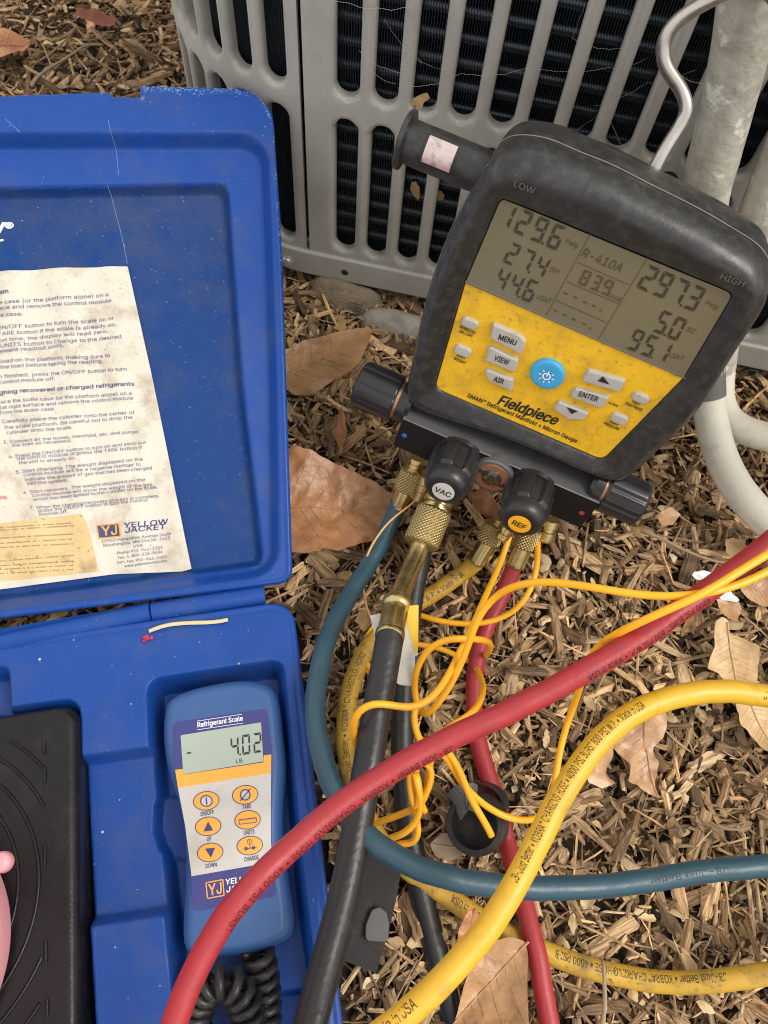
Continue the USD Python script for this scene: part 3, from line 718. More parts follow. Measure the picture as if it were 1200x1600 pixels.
# weathered lump of wood and a stretch of concrete by the unit's foot
def lump(name, label, cat, pts, z0, h, mt, seed, kind=None, amp=0.004):
    O = np.array([at_z(x, y, z0)[:2] for x, y in pts]); v, f, zz = leaf_mesh(O, lambda q: np.zeros(len(q)), 0.004, seed=seed)
    d = shapely.distance(Polygon(O).exterior, shapely.points(v)); t = np.clip(d / 0.014, 0, 1)
    zz = z0 - 0.012 + (h + 0.012) * np.sqrt(1 - (1 - t) ** 2) + amp * (meshkit.fbm(np.c_[v * 60, np.full(len(v), seed)], 3) - 0.5) * t
    return obj(name, (np.c_[v, zz], f), mt, None, smooth=True, label=label, cat=cat, kind=kind)
m_log = mat('weathered_wood', (0.24, 0.19, 0.125), 0.85, var=0.35, vs=30, stretch=(1.0, 5.0, 5.0), dirt=((0.09, 0.065, 0.04), 60, 0.5, 0.66, 0.8), bump=(140, 0.8, 0.003))
lump('wood_lump', 'weathered split log half buried at the foot of the unit', 'log', [(478, 440), (500, 433), (540, 440), (590, 455), (602, 466), (585, 480), (560, 487), (520, 478), (490, 462)], 0.010, 0.012, m_log, 4, None, 0.010)
lump('edging_stone', 'pale buried concrete lump beside the log under the gauge', 'stone', [(556, 492), (580, 478), (620, 482), (665, 495), (670, 520), (640, 530), (600, 520), (565, 512)], 0.006, 0.010, m_conc, 6)
scrap = np.array([at_z(x, y, 0.026) for x, y in ((1079, 900), (1085, 893), (1100, 890), (1116, 895), (1122, 905), (1135, 918), (1158, 936), (1150, 942), (1128, 938), (1112, 922), (1096, 908), (1083, 906))])
v, f, zz = leaf_mesh(scrap[:, :2], lambda q: 0.024 + 0.012 * (meshkit.fbm(np.c_[q * 120, q[:, :1] * 0 + 3], 3) - 0.3), 0.0018)
obj('paper_scrap', (np.c_[v, zz], f), mat('white_paper', (0.80, 0.80, 0.80), 0.7, var=0.05), None, smooth=20, label='crumpled white paper scrap under the red hose', cat='paper')
# twigs on the mulch
m_twig = mat('grey_twig', (0.30, 0.22, 0.14), 0.8, var=0.25, vs=150)
for lab, pts in (('long pale splinter on the mulch left of the lower pipe', [(1002, 828, .02), (1040, 845, .021), (1085, 866, .02), (1137, 880, .018)]),
                 ('forked dry twig on the mulch behind the case lid', [(50, 135, .02), (75, 108, .022), (108, 88, .022), (128, 74, .02), (160, 70, .018)]),
                 ('thin reddish pine needle at the bottom between the black hoses', [(598, 1602, .02), (620, 1560, .022), (652, 1500, .02)]),
                 ('bent grey stick lying across the lower yellow hose', [(938, 1610, .02), (945, 1570, .024), (944, 1530, .034), (943, 1508, .034), (940, 1500, .03)]),
                 ('pale dry grass stalk right of the blue hose end', [(1120, 1290, .02), (1145, 1296, .022), (1172, 1292, .02)])):
    w = 0.0006 if 'needle' in lab else 0.0016
    p = depth_path(pts, 0.003); obj('twig', tube(p, np.linspace(w, w * 0.6, len(p)) * (1 + 0.25 * np.random.default_rng(len(lab)).normal(0, 0.5, len(p))), 7), m_twig, None, smooth=True, label=lab, cat='twig')
# ================================================================== the scale's blue case
m_blue = mat('blue_moulded_plastic', (0.0075, 0.053, 0.262), 0.40, spec=0.30, var=0.10, vs=28, dirt=((0.06, 0.08, 0.15), 22, 0.48, 0.74, 0.5), dirt2=((0.40, 0.46, 0.60), 620, 0.67, 0.71, 0.85), bump=(700, 0.10), rvar=0.08)
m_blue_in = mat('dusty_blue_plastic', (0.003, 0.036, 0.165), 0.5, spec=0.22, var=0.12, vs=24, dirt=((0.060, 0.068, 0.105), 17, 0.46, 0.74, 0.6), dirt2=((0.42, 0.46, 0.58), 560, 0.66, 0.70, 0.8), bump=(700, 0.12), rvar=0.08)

def sdf(P, poly):
    """Signed distance of points to a polygon (negative inside)."""
    pg = Polygon(poly); shapely.prepare(pg); pts = shapely.points(P)
    d = shapely.distance(pg.exterior, pts)
    return np.where(shapely.contains(pg, pts), -d, d)
def sstep(x):
    x = np.clip(x, 0, 1); return x * x * (3 - 2 * x)
def step_to(h, P, poly, target, wall, r=0.006):
    """Lowers or raises the height field inside a polygon with softened walls and corners."""
    pg = Polygon(poly).buffer(-r).buffer(r, quad_segs=8)
    if isinstance(pg, MultiPolygon): pg = max(pg.geoms, key=lambda g: g.area)
    d = sdf(P, np.array(pg.exterior.coords))
    t = sstep(0.5 - d / wall)
    return h * (1 - t) + target * t

def relief(fr, outline, hfun, cell=0.0011, skirt=0.03, lip=0.0016, fine=None):
    """A moulded sheet: outline (2D), heights hfun(points), a rounded lip and a skirt going down."""
    pg = Polygon(outline); x0, y0, x1, y1 = pg.bounds
    gx, gy = np.meshgrid(np.arange(x0, x1 + cell, cell), np.arange(y0, y1 + cell, cell)); nx, ny = gx.shape[1], gx.shape[0]
    g = np.c_[gx.ravel(), gy.ravel()]
    shapely.prepare(pg); ins = shapely.contains(pg, shapely.points(g))
    # snap the nearest outside ring onto the outline
    A = ins.reshape(ny, nx); q = np.pad(A, 1)
    cellin = A[:-1, :-1] | A[1:, :-1] | A[:-1, 1:] | A[1:, 1:]
    used = np.zeros_like(A); used[:-1, :-1] |= cellin; used[1:, :-1] |= cellin; used[:-1, 1:] |= cellin; used[1:, 1:] |= cellin
    out = used & ~A; oi = np.nonzero(out.ravel())[0]
    ln = pg.exterior; pr = shapely.line_locate_point(ln, shapely.points(g[oi])); sp = shapely.line_interpolate_point(ln, pr)
    g[oi] = np.c_[shapely.get_x(sp), shapely.get_y(sp)]
    h = hfun(g); d = shapely.distance(ln, shapely.points(g)); t = np.clip(d / lip, 0, 1)
    h = h - lip * (1 - np.sqrt(1 - (1 - t) ** 2))
    i, j = np.nonzero(cellin); a = i * nx + j
    f = np.vstack([np.c_[a, a + 1, a + nx + 1], np.c_[a, a + nx + 1, a + nx]])
    ui = np.unique(f); mp = np.full(len(g), -1); mp[ui] = np.arange(len(ui)); f = mp[f]; v2 = g[ui]; h = h[ui]
    ar = area2(v2, f); f = f[abs(ar) > 1e-12]
    top = fr.to3(v2, h)
    ring = np.array([ln.interpolate(s).coords[0] for s in np.arange(0, ln.length, 0.003)])
    if Polygon(ring).exterior.is_ccw is False: ring = ring[::-1]
    hr = hfun(ring) - lip
    sk = loft([fr.to3(ring, hr - skirt), fr.to3(ring, hr + 0.0002)], False, False)
    return top, f, sk

case = thing('scale_case', 'open blue plastic case of a refrigerant scale with a dirty instruction label inside its lid', 'case')
# ---- base tray: heights relative to its deck
B = lambda pts: CASEF.poly(pts)
bt = B([(460, 960), (490, 1200), (535, 1600)])
be = nrm(bt[2] - bt[0]); bl = bt[0] + be * 0.335
tray_out = np.array(rpoly([(-0.405, 0.0105), (bt[0][0] + 0.0, 0.0105), tuple(bl), (-0.405, bl[1])], [0.02, 0.016, 0.02, 0.02], 0, 8))
well_h = B([(236, 1066), (437, 1036), (446, 1130), (468, 1380), (480, 1478), (492, 1560), (505, 1690), (282, 1720), (276, 1560), (270, 1500), (262, 1420), (240, 1200)])
shelf = B([(112, 1188), (246, 1170), (275, 1424), (128, 1446)])
block = B([(134, 1447), (262, 1424), (276, 1500), (282, 1760), (142, 1790)])
well_p = B([(-500, 1210), (-120, 1130), (118, 1098), (122, 1250), (132, 1450), (150, 1780), (-300, 1900)])
notch = B([(238, 1250), (246, 1240), (275, 1238), (290, 1345), (262, 1340), (244, 1322), (236, 1295)])
left_well = B([(-400, 1090), (8, 1046), (12, 1110), (-300, 1180)])
ledge = B([(420, 1566), (482, 1558), (505, 1690), (400, 1700)])
def tray_h(P):
    h = np.zeros(len(P))
    h = step_to(h, P, shelf, -0.013, 0.006, 0.004)
    h = step_to(h, P, block, -0.002, 0.011, 0.005)
    h = step_to(h, P, well_h, -0.026, 0.006, 0.006)
    h = step_to(h, P, notch, -0.024, 0.004, 0.004)
    h = step_to(h, P, ledge, -0.036, 0.004, 0.004)
    h = step_to(h, P, left_well, -0.018, 0.006, 0.004)
    h = step_to(h, P, well_p, -0.040, 0.006, 0.008)
    # fine groove that runs round the rim
    d = shapely.distance(Polygon(tray_out).exterior, shapely.points(P))
    h = h - 0.0009 * np.exp(-((d - 0.0042) / 0.0007) ** 2)
    return h
v, f, sk = relief(CASEF, tray_out, tray_h, 0.0011, 0.05)
tray = obj('base_tray', (v, f), m_blue, case, smooth=True)
obj('tray_wall', sk, m_blue, tray, smooth=40)

# ---- lid, folded back 158 degrees and leaning against the unit
LID_T = math.radians(22)
_cex = np.array([math.cos(CASE_YAW), math.sin(CASE_YAW), 0]); _cey = np.array([-math.sin(CASE_YAW), math.cos(CASE_YAW), 0])
_lv = _cey * math.cos(LID_T) + np.array([0, 0, 1.0]) * math.sin(LID_T)
LIDF = Frame(at_z(455, 908, 0.062), _cex, np.cross(_cex, _lv))
D = lambda pts, h=0.0: LIDF.poly(pts, h)
rt = D([(455, 908), (441, 400), (428, 215), (395, 138), (218, 133), (218, 151), (180, 151), (168, 143), (0, 149), (0, 966)])
lx0 = -0.385
def extend(a, b, x):
    s = (b - a) / (b - a)[0]; return a + s * (x - a[0])
tl = extend(rt[7], rt[8], lx0); bl_ = extend(rt[0], rt[9], lx0)
top_r = extend(rt[4], rt[3], rt[2][0] + 0.003)
lid_c = [rt[0] + [0.001, -0.001], rt[1], top_r, rt[4], rt[5], rt[6], rt[7], tl, bl_]
lid_out = rpoly(lid_c, [0.010, 0.02, 0.026, 0.0015, 0.001, 0.001, 0.004, 0.025, 0.012], 0, 6)
r1 = D([(430, 893), (427, 600), (420, 400), (413, 213), (0, 213)]); r1_bl = D([(0, 948)])[0]
rec1 = np.array([r1[0], r1[1], r1[2], r1[3], extend(r1[3], r1[4], lx0 + 0.02), extend(r1[0], r1_bl, lx0 + 0.02)])
r2 = D([(408, 880), (375, 600), (352, 287), (0, 294), (0, 936)], -0.010)
rec2 = np.array([r2[0], r2[1], r2[2], extend(r2[2], r2[3], lx0 + 0.045), extend(r2[0], r2[4], lx0 + 0.045)])
def lid_h(P):
    h = np.zeros(len(P))
    h = step_to(h, P, rec1, -0.012, 0.0075, 0.018)
    h = step_to(h, P, rec2, -0.022, 0.006, 0.008)
    d = shapely.distance(Polygon(lid_out).exterior, shapely.points(P))
    h = h + 0.0010 * np.exp(-((d - 0.0020) / 0.0011) ** 2)
    return h + 0.0004 * (meshkit.fbm(np.c_[P * 25, P[:, :1] * 0], 2) - 0.5)
v, f, sk = relief(LIDF, lid_out, lid_h, 0.0011, 0.022)
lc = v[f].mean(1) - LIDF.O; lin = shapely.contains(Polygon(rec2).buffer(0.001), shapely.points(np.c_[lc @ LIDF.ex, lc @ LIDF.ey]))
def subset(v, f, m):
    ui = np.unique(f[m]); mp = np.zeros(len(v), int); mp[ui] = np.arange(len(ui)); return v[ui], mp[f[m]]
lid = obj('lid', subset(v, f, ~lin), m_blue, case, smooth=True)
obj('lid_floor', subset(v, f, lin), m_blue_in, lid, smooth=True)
obj('lid_wall', sk, m_blue, lid, smooth=40)
# back skins close the mouldings
obj('lid_back', loft([LIDF.to3(lid_out, -0.024), LIDF.to3(rpoly(lid_c, [0.010, 0.02, 0.026, 0.0015, 0.001, 0.001, 0.004, 0.025, 0.012], 0.004, 6), -0.028)], False, True), m_blue, lid, smooth=30)
# scratches scuffed along the lid's top edge
m_scuff = mat('scuffed_blue_plastic', (0.13, 0.24, 0.52), 0.7, var=0.3, vs=300)
rg = np.random.default_rng(17); sc = MB()
for k in range(420):
    t = rg.random(); e = rg.random()
    px, py = (222 + 165 * t, 136 + 3 * t + abs(rg.normal(0, 5))) if e < .62 else ((392 + 34 * t, 140 + 52 * t ** 1.6 + abs(rg.normal(0, 3))) if e < .85 else (429 + 12 * t - abs(rg.normal(0, 1.5)), 205 + 220 * t))
    c = LIDF.uv(px, py); n_ = rg.integers(4, 7); a = np.sort(rg.uniform(0, 6.28, n_)); r_ = rg.uniform(.00015, .0006)
    o = c + r_ * np.c_[np.cos(a) * rg.uniform(.8, 2.6), np.sin(a)]
    dd = shapely.distance(Polygon(lid_out).exterior, shapely.points(o)); ok = shapely.contains(Polygon(lid_out), shapely.points(o)).all()
    if ok: sc.add(LIDF.to3(o, lid_h(o) + 0.00025 - 0.0016 * (1 - np.sqrt(1 - (1 - np.clip(dd / .0016, 0, 1)) ** 2))), [[0, i, i + 1] for i in range(1, n_ - 1)])
obj('edge_scuffs', sc, m_scuff, lid, smooth=False, kind='stuff')
for pts in ([(172, 296), (180, 330), (187, 356), (199, 412)], [(169, 188), (180, 225), (190, 284)], [(8, 186), (32, 208)]):
    o = [LIDF.at(x, y, 0) for x, y in pts]; p2_ = np.array([LIDF.uv(x, y, lid_h(LIDF.poly([(x, y)]))[0]) for x, y in pts]); q = spline(np.c_[p2_, 0 * p2_[:, 0]], .002)[:, :2]
    obj('scratch', tube(LIDF.to3(q, lid_h(q) + 0.0001), 0.00022, 5), m_scuff, lid, smooth=True)
# ---- hinge barrel in two lengths
for a, b in (((-160, 1040), (236, 956)), ((238, 957), (414, 929))):
    A_, B_ = at_z(*a, 0.056), at_z(*b, 0.056)
    obj('hinge_barrel', lathe(A_, B_, [(0, 0.0055), (0.004, 0.0066), (0.996, 0.0066), (1, 0.0055)], 24), m_blue, case, smooth=40)
# web between barrel and lid
A_ = [at_z(-160, 1022, 0.058), at_z(412, 920, 0.058), LIDF.at(412, 912, -0.004), LIDF.at(-160, 1010, -0.004)]
obj('hinge_web', (np.array(A_), np.array([[0, 1, 2, 3]])), m_blue, case, smooth=False)

# ------------------------------------------------------------------ lettering helpers
_tc = {}
def glyphs(text, bold):
    if (text, bold) not in _tc:
        m = meshkit.text_mesh(text, 1.0, 0.2, bold)
        f = m.faces[m.face_normals[:, 2] > 0.9]; ui = np.unique(f); mp = np.zeros(len(m.vertices), int); mp[ui] = np.arange(len(ui))
        _tc[text, bold] = (np.array(m.vertices)[ui][:, :2], mp[f])
    return _tc[text, bold]

def text_on(fr, text, p0, p1, hpx, h=0.0003, bold=False, shear=0.0, hfun=None):
    """Lettering on a frame, its baseline from picture point p0 to p1, capitals about hpx units tall."""
    v, f = glyphs(text, bold)
    a, b = fr.uv(*p0, h), fr.uv(*p1, h); e = b - a; w = np.linalg.norm(e); e = e / w; n = np.array([-e[1], e[0]])
    d = np.array(p1, float) - p0; d /= np.linalg.norm(d); q = np.array(p0) + np.array([d[1], -d[0]]) * hpx
    hh = abs((fr.uv(*q, h) - a) @ n)
    x0, x1 = v[:, 0].min(), v[:, 0].max(); y = v[:, 1] * hh
    x = (v[:, 0] - x0) / (x1 - x0) * w + y * shear
    P = a + x[:, None] * e + y[:, None] * n
    z = h if hfun is None else hfun(P) + h
    return fr.to3(P, z), f

def centered(fr, text, c, wpx, ang, hpx, **k):
    """Lettering centred at picture point c, wpx wide, turned ang degrees (clockwise in the picture)."""
    a = math.radians(ang); d = np.array([math.cos(a), math.sin(a)]); up = np.array([d[1], -d[0]])
    c = np.array(c, float) - up * hpx / 2
    return text_on(fr, text, tuple(c - d * wpx / 2), tuple(c + d * wpx / 2), hpx, **k)

# ------------------------------------------------------------------ instruction label on the lid
m_paper = mat('dirty_label_paper', (0.57, 0.535, 0.455), 0.55, var=0.10, vs=40, dirt=((0.32, 0.25, 0.16), 48, 0.50, 0.72, 0.75), dirt2=((0.20, 0.155, 0.11), 380, 0.62, 0.70, 0.7), bump=(200, 0.2))
m_ypaper = mat('yellow_label_paper', (0.58, 0.42, 0.20), 0.55, var=0.15, vs=50, dirt=((0.25, 0.18, 0.10), 60, 0.52, 0.7, 0.8), dirt2=((0.12, 0.09, 0.06), 300, 0.60, 0.68, 0.8))
m_navy = mat('navy_print', (0.03, 0.04, 0.15), 0.6, var=0.25, vs=400)
m_red = mat('red_print', (0.55, 0.05, 0.05), 0.6)
m_orange = mat('orange_print', (0.80, 0.33, 0.03), 0.5)
m_white = mat('white_print', (0.78, 0.78, 0.78), 0.5)
LBH = -0.0218
lab_px = [(-260, 470), (0, 425), (130, 419), (200, 417), (236, 580), (270, 745), (300, 889), (284, 893), (180, 897), (0, 921), (-200, 952)]
lab = D(lab_px, LBH)
def wrinkle(P):
    q = np.c_[P * 30, P[:, :1] * 0]
    big = 0.0016 * np.abs(np.sin(P[:, 0] * 95 + 2.5 * meshkit.fbm(q * 0.6, 2))) ** 3
    return 0.0005 + big + 0.0018 * (meshkit.fbm(q * 1.3, 3) - 0.3)
v, f, z = leaf_mesh(lab, wrinkle, 0.0022)
label = obj('instruction_label', (LIDF.to3(v, LBH + wrinkle(v)), f), m_paper, case, smooth=True, label='dirty wrinkled white instruction label with navy print')
yp = D([(-260, 838), (0, 818), (128, 803), (138, 819), (156, 893), (0, 909), (-260, 935)], LBH)
v, f, z = leaf_mesh(yp, wrinkle, 0.0022)
obj('yellow_panel', (LIDF.to3(v, LBH + wrinkle(v) + 0.00012), f), m_ypaper, label, smooth=True)
LS = 923 / 300.0
LINES = [("em", 0, 187, 47, 183, 21, 1), ("e case (or the platform alone) on a", 0, 236, 525, 198, 19, 0), ("ace and remove the control module", 0, 263, 540, 228, 19, 0), ("le case.", 0, 298, 113, 290, 19, 0),
         ("ON/OFF button to turn the scale on or", -8, 359, 552, 312, 19, 0), ("TARE button if the scale is already on.", -5, 388, 565, 342, 19, 0), ("ort time, the display will read zero.", 0, 418, 523, 372, 18, 0),
         ("UNITS button to change to the desired", 8, 444, 587, 400, 19, 0), ("ement readout units.", 0, 470, 313, 442, 19, 0), ("load on the platform, making sure to", 8, 517, 533, 489, 19, 0), ("the load before taking the reading.", 5, 546, 497, 514, 19, 0),
         ("n finished, press the ON/OFF button to turn", 0, 591, 612, 555, 19, 0), ("control module off.", 0, 618, 268, 600, 19, 0), ("ghing recovered or charged refrigerants", 0, 668, 648, 625, 20, 1),
         ("lace the scale case (or the platform alone) on a", 0, 711, 635, 670, 18, 0), ("lat rigid surface and remove the control module", 5, 738, 643, 692, 18, 0), ("from the scale case.", 0, 763, 268, 743, 18, 0),
         ("Carefully place the cylinder onto the center of", 15, 806, 650, 762, 18, 0), ("the scale platform. Be careful not to drop the", 25, 835, 640, 785, 18, 0), ("cylinder onto the scale.", 35, 859, 352, 833, 18, 0),
         ("3. Connect all the hoses, manifold, etc. and purge", 18, 904, 665, 853, 16, 0), ("the lines as necessary.", 60, 919, 350, 895, 16, 0), ("4. Press the ON/OFF button to turn on and zero out", 45, 974, 705, 905, 17, 0),
         ("the control module or press the TARE button if", 85, 984, 687, 930, 17, 0), ("the unit is already on.", 95, 1004, 370, 980, 17, 0), ("5. Start charging. The weight displayed on the", 80, 1048, 690, 985, 17, 0),
         ("control module will be a negative number to", 118, 1063, 680, 1010, 17, 0), ("indicate the amount of gas that has been charged", 125, 1085, 732, 1027, 17, 0), ("into the system.", 135, 1104, 330, 1085, 17, 0),
         ("6. Start recovery. The weight displayed on the", 118, 1147, 700, 1083, 16, 0), ("control module will show the weight of the gas,", 160, 1160, 740, 1105, 16, 0), ("which has been added to the cylinder on the scale.", 165, 1180, 762, 1118, 16, 0),
         ("7. When the charging/recovery process is complete,", 150, 1221, 768, 1160, 16, 0), ("press the ON/OFF button to turn the control", 190, 1233, 713, 1180, 16, 0), ("module off.", 195, 1251, 328, 1235, 16, 0),
         ("10950 Hampshire Avenue South", 490, 1379, 825, 1342, 15, 0), ("Bloomington, MN 55438-2623", 500, 1399, 820, 1362, 15, 0), ("USA", 645, 1403, 690, 1397, 14, 0), ("Phone: 952-943-1333", 565, 1436, 783, 1408, 15, 0),
         ("Fax: 1-800-322-8684", 570, 1458, 783, 1428, 15, 0), ("Int'l. Fax: 952-943-1605", 565, 1481, 803, 1452, 14, 0), ("www.yellowjacket.com", 600, 1497, 803, 1470, 13, 0)]
tx = MB()
for s, x0, y0, x1, y1, hp, bo in LINES:
    tx.add(*text_on(LIDF, s, (x0 / LS, 400 + y0 / LS), (x1 / LS, 400 + y1 / LS), hp * 0.95 / LS, LBH, bool(bo), 0, lambda P: wrinkle(P) + 0.00025))
for s, x0, y0, x1, y1, hp in (("YELLOW", 596, 1308, 809, 1288, 24), ("JACKET", 603, 1332, 797, 1312, 24)):
    tx.add(*text_on(LIDF, s, (x0 / LS, 400 + y0 / LS), (x1 / LS, 400 + y1 / LS), hp / LS, LBH, True, 0.15, lambda P: wrinkle(P) + 0.00025))
def flat_poly(fr, pts, h, hfun=None, cell=None, px=True):
    o = fr.poly(pts, h) if px else np.asarray(pts)
    v, f = tri_poly(Polygon(o)); z = h if hfun is None else h + hfun(v)
    return fr.to3(v, z), f
fx = MB()      # faint illegible strokes on the yellow patch
rg = np.random.default_rng(5)
for k, (y0, y1) in enumerate(((1310, 1285), (1322, 1298), (1360, 1338), (1385, 1362), (1405, 1385), (1470, 1440), (1492, 1468), (1510, 1488), (1530, 1508))):
    x = 5.0
    while x < 350:
        w = rg.uniform(4, 9); ya = y0 + (y1 - y0) * x / 380
        fx.add(*flat_poly(LIDF, [(x / LS, 400 + ya / LS), ((x + w) / LS, 400 + (ya - w * .065) / LS), ((x + w) / LS, 400 + (ya - w * .065 - 6) / LS), (x / LS, 400 + (ya - 6) / LS)], LBH, lambda P: wrinkle(P) + 0.00030)); x += w + (14 if rg.random() < .18 else rg.uniform(2.5, 4.5))
v, f = tx.arr(); obj('lettering', (v, f), m_navy, label, smooth=False)
obj('faint_print', fx, mat('faded_print', (0.24, 0.18, 0.10), .6), label, smooth=False)
obj('lettering', text_on(LIDF, "ging.", (-2, 400 + 1172 / LS), (40 / LS, 400 + 1164 / LS), 16 / LS, LBH, True, 0, lambda P: wrinkle(P) + 0.0003), m_red, label, smooth=False)
lg = MB(); q = lambda x, y: (x / LS, 400 + y / LS)
W3 = lambda P: wrinkle(P) + 0.0003
_v, _f, _z = leaf_mesh(D([q(462, 1292), q(575, 1282), q(585, 1350), q(475, 1362)], LBH), W3, .0012); lg.add(LIDF.to3(_v, LBH + W3(_v)), _f)
obj('logo_frame', lg, m_orange, label, smooth=False)
lg = MB(); _v, _f, _z = leaf_mesh(D([q(470, 1298), q(570, 1289), q(578, 1345), q(481, 1355)], LBH), W3, .0012); lg.add(LIDF.to3(_v, LBH + W3(_v) + .00015), _f)
obj('logo_field', lg, m_navy, label, smooth=False)
obj('logo_letters', text_on(LIDF, "YJ", q(492, 1345), q(566, 1338), 44 / LS, LBH, True, 0, lambda P: wrinkle(P) + 0.0006), m_orange, label, smooth=False)
# white print on the lid itself, cut by the picture's left edge
wt = MB()
wt.add(*text_on(LIDF, "YELLOW", (-185, 384), (9, 364), 17, -0.0218, True, 0.15)); wt.add(*text_on(LIDF, "JACKET", (-185, 410), (5, 391), 17, -0.0218, True, 0.15)); wt.add(*text_on(LIDF, "®", (8, 360), (22, 359), 12, -0.0218, True))
obj('lid_print', wt, m_white, lid, smooth=False)

# ------------------------------------------------------------------ scale platform and the pink cylinder on it
m_black = mat('black_ribbed_rubber', (0.008, 0.007, 0.008), 0.30, spec=0.3, var=0.2, vs=40, dirt=((0.035, 0.030, 0.03), 35, 0.55, 0.8, 0.6), bump=(500, 0.15), rvar=0.1)
plat = thing('scale_platform', 'black ribbed weighing platform sitting in the left of the blue case', 'scale')
PF = Frame(at_z(105, 1100, 0.066), _cex, (0, 0, 1))
pc = PF.uv(-172, 1432)
pr_ = [(-0.215, -0.215), (0.0062, -0.215), (0.0062, 0.0), (-0.215, 0.0)]
obj('top_plate', pad(PF, pr_, 0.012, -0.040, 0.0, 0.0065), m_black, plat, smooth=50)
ctr = PF.uv(-165, 1415); RR = np.linalg.norm(PF.uv(60, 1392) - ctr)
for k, r in enumerate((RR + 0.044, RR + 0.033, RR + 0.022, RR + 0.011, RR, RR - 0.011, RR - 0.022, RR - 0.033, RR - 0.044)):
    w = np.linspace(-math.pi * 0.48, math.pi * 0.48, 90); P = ctr + r * np.c_[np.cos(w), np.sin(w)]
    P = P[(P[:, 0] < -0.0125) & (P[:, 1] < -0.016) & (P[:, 1] > -0.2)]
    if len(P) < 4: continue
    br = np.nonzero(np.linalg.norm(np.diff(P, axis=0), axis=1) > 0.012)[0]
    for seg in np.split(P, br + 1):
        if len(seg) > 3:
            p3 = PF.to3(seg, 0.0002)
            if k < 2:
                e0 = seg[0] + np.array([0, 0]); 
            obj('rib', tube(p3, 0.0011, 8), m_black, plat, smooth=60)
# short grooved ribs that end upright near the edge
for pts in ([(69, 1155), (69, 1178)], [(70, 1198), (70, 1222)], [(70, 1322), (70, 1354)], [(71, 1470), (72, 1505)], [(73, 1560), (74, 1586)]):
    obj('rib', tube(spline([PF.at(x, y, 0.0003) for x, y in pts], 0.004) if len(pts) > 2 else np.array([PF.at(x, y, 0.0003) for x, y in pts]), 0.0010, 8), m_black, plat, smooth=60)
m_pink = mat('pink_painted_steel', (0.74, 0.33, 0.36), 0.4, var=0.06, vs=50, dirt=((0.25, 0.10, 0.12), 90, 0.63, 0.7, 0.8))
cyl = thing('refrigerant_cylinder', 'pink refrigerant cylinder standing on the black platform at the left edge', 'cylinder')
ce = at_z(20, 1480, 0.068); cc_ = at_z(-205, 1500, 0.068); rad = np.linalg.norm((ce - cc_)[:2]); up = np.array([0, 0, 1.0])
obj('foot_ring', lathe(cc_, cc_ + up * 0.024, [(0, rad - 0.004), (0.05, rad - 0.001), (0.2, rad), (0.7, rad), (0.95, rad - 0.001), (1, rad - 0.003)], 96), m_pink, cyl, smooth=60)
obj('body', lathe(cc_ + up * 0.022, cc_ + up * 0.26, [(0, rad - 0.004), (0.06, rad - 0.002), (0.75, rad - 0.002), (0.85, rad - 0.008), (0.94, rad - 0.025), (1, rad - 0.05)], 96), m_pink, cyl, smooth=60)
k0 = at_z(3, 1347, 0.070); obj('foot_lug', lathe(k0 - up * 0.004, k0 + up * 0.004, [(0, .0048), (.15, .0058), (.7, .0056), (.92, .0045), (1, .003)], 24), m_pink, cyl, smooth=60)

# ------------------------------------------------------------------ hand-held control module
m_hs = mat('slate_blue_plastic', (0.026, 0.083, 0.235), 0.42, var=0.07, vs=40, dirt=((0.10, 0.13, 0.18), 32, 0.56, 0.8, 0.5), dirt2=((0.35, 0.42, 0.52), 500, 0.70, 0.74, 0.6), bump=(900, 0.12), rvar=0.06)
m_purple = mat('purple_blue_overlay', (0.034, 0.036, 0.175), 0.4, var=0.06, vs=60, dirt2=((0.3, 0.3, 0.4), 480, 0.69, 0.73, 0.5))
m_key = mat('light_grey_overlay', (0.47, 0.455, 0.425), 0.45, var=0.05, vs=60, dirt=((0.28, 0.25, 0.2), 45, 0.55, 0.75, 0.5), dirt2=((0.2, 0.17, 0.13), 420, 0.66, 0.70, 0.7))
m_org = mat('orange_overlay', (0.80, 0.34, 0.045), 0.45, var=0.06, vs=60, dirt2=((0.35, 0.2, 0.08), 430, 0.66, 0.70, 0.7))
m_lcd = mat('grey_green_display', (0.33, 0.385, 0.325), 0.16, var=0.05, vs=30)
m_seg = mat('display_segment', (0.018, 0.022, 0.025), 0.3)
HSF = Frame(at_z(350, 1280, 0.066), nrm(at_z(381, 1122, .066) - at_z(307, 1133, .066)), (0, 0, 1))
hs = thing('scale_controller', 'blue hand-held scale control module with a small display, lying in the tray of the case', 'controller')
H = lambda pts, h=0.0: HSF.poly(pts, h)
out = H([(256, 1098), (252, 1155), (262, 1212), (278, 1262), (286, 1325), (285, 1400), (282, 1466), (292, 1491), (345, 1498), (405, 1487), (449, 1468), (458, 1446), (448, 1362), (441, 1305), (441, 1250), (445, 1195), (441, 1145), (431, 1082), (415, 1065), (380, 1059), (330, 1065), (278, 1080)])
N_ = 200; c_ = out.mean(0)
o3 = spline(np.c_[np.vstack([out, out[:1]]), np.zeros(len(out) + 1)], k=400)[:, :2]
ring = polar(o3, c_, N_)
def ins(rg_, d): 
    p = Polygon(rg_).buffer(-d, quad_segs=6); return polar(np.array(p.exterior.coords)[:-1], c_, N_)
L_ = [(0.004, -0.030), (0.001, -0.026), (0.0, -0.020), (0.0, -0.010), (0.0006, -0.0065), (0.0016, -0.0036), (0.003, -0.0018), (0.0048, -0.0006), (0.007, 0.0)]
obj('housing', loft([HSF.to3(ins(ring, d) if d else ring, h) for d, h in L_], True, True), m_hs, hs, smooth=60)
def ov(x, y): return (240 + x / 4.0, 1050 + y / 4.0)
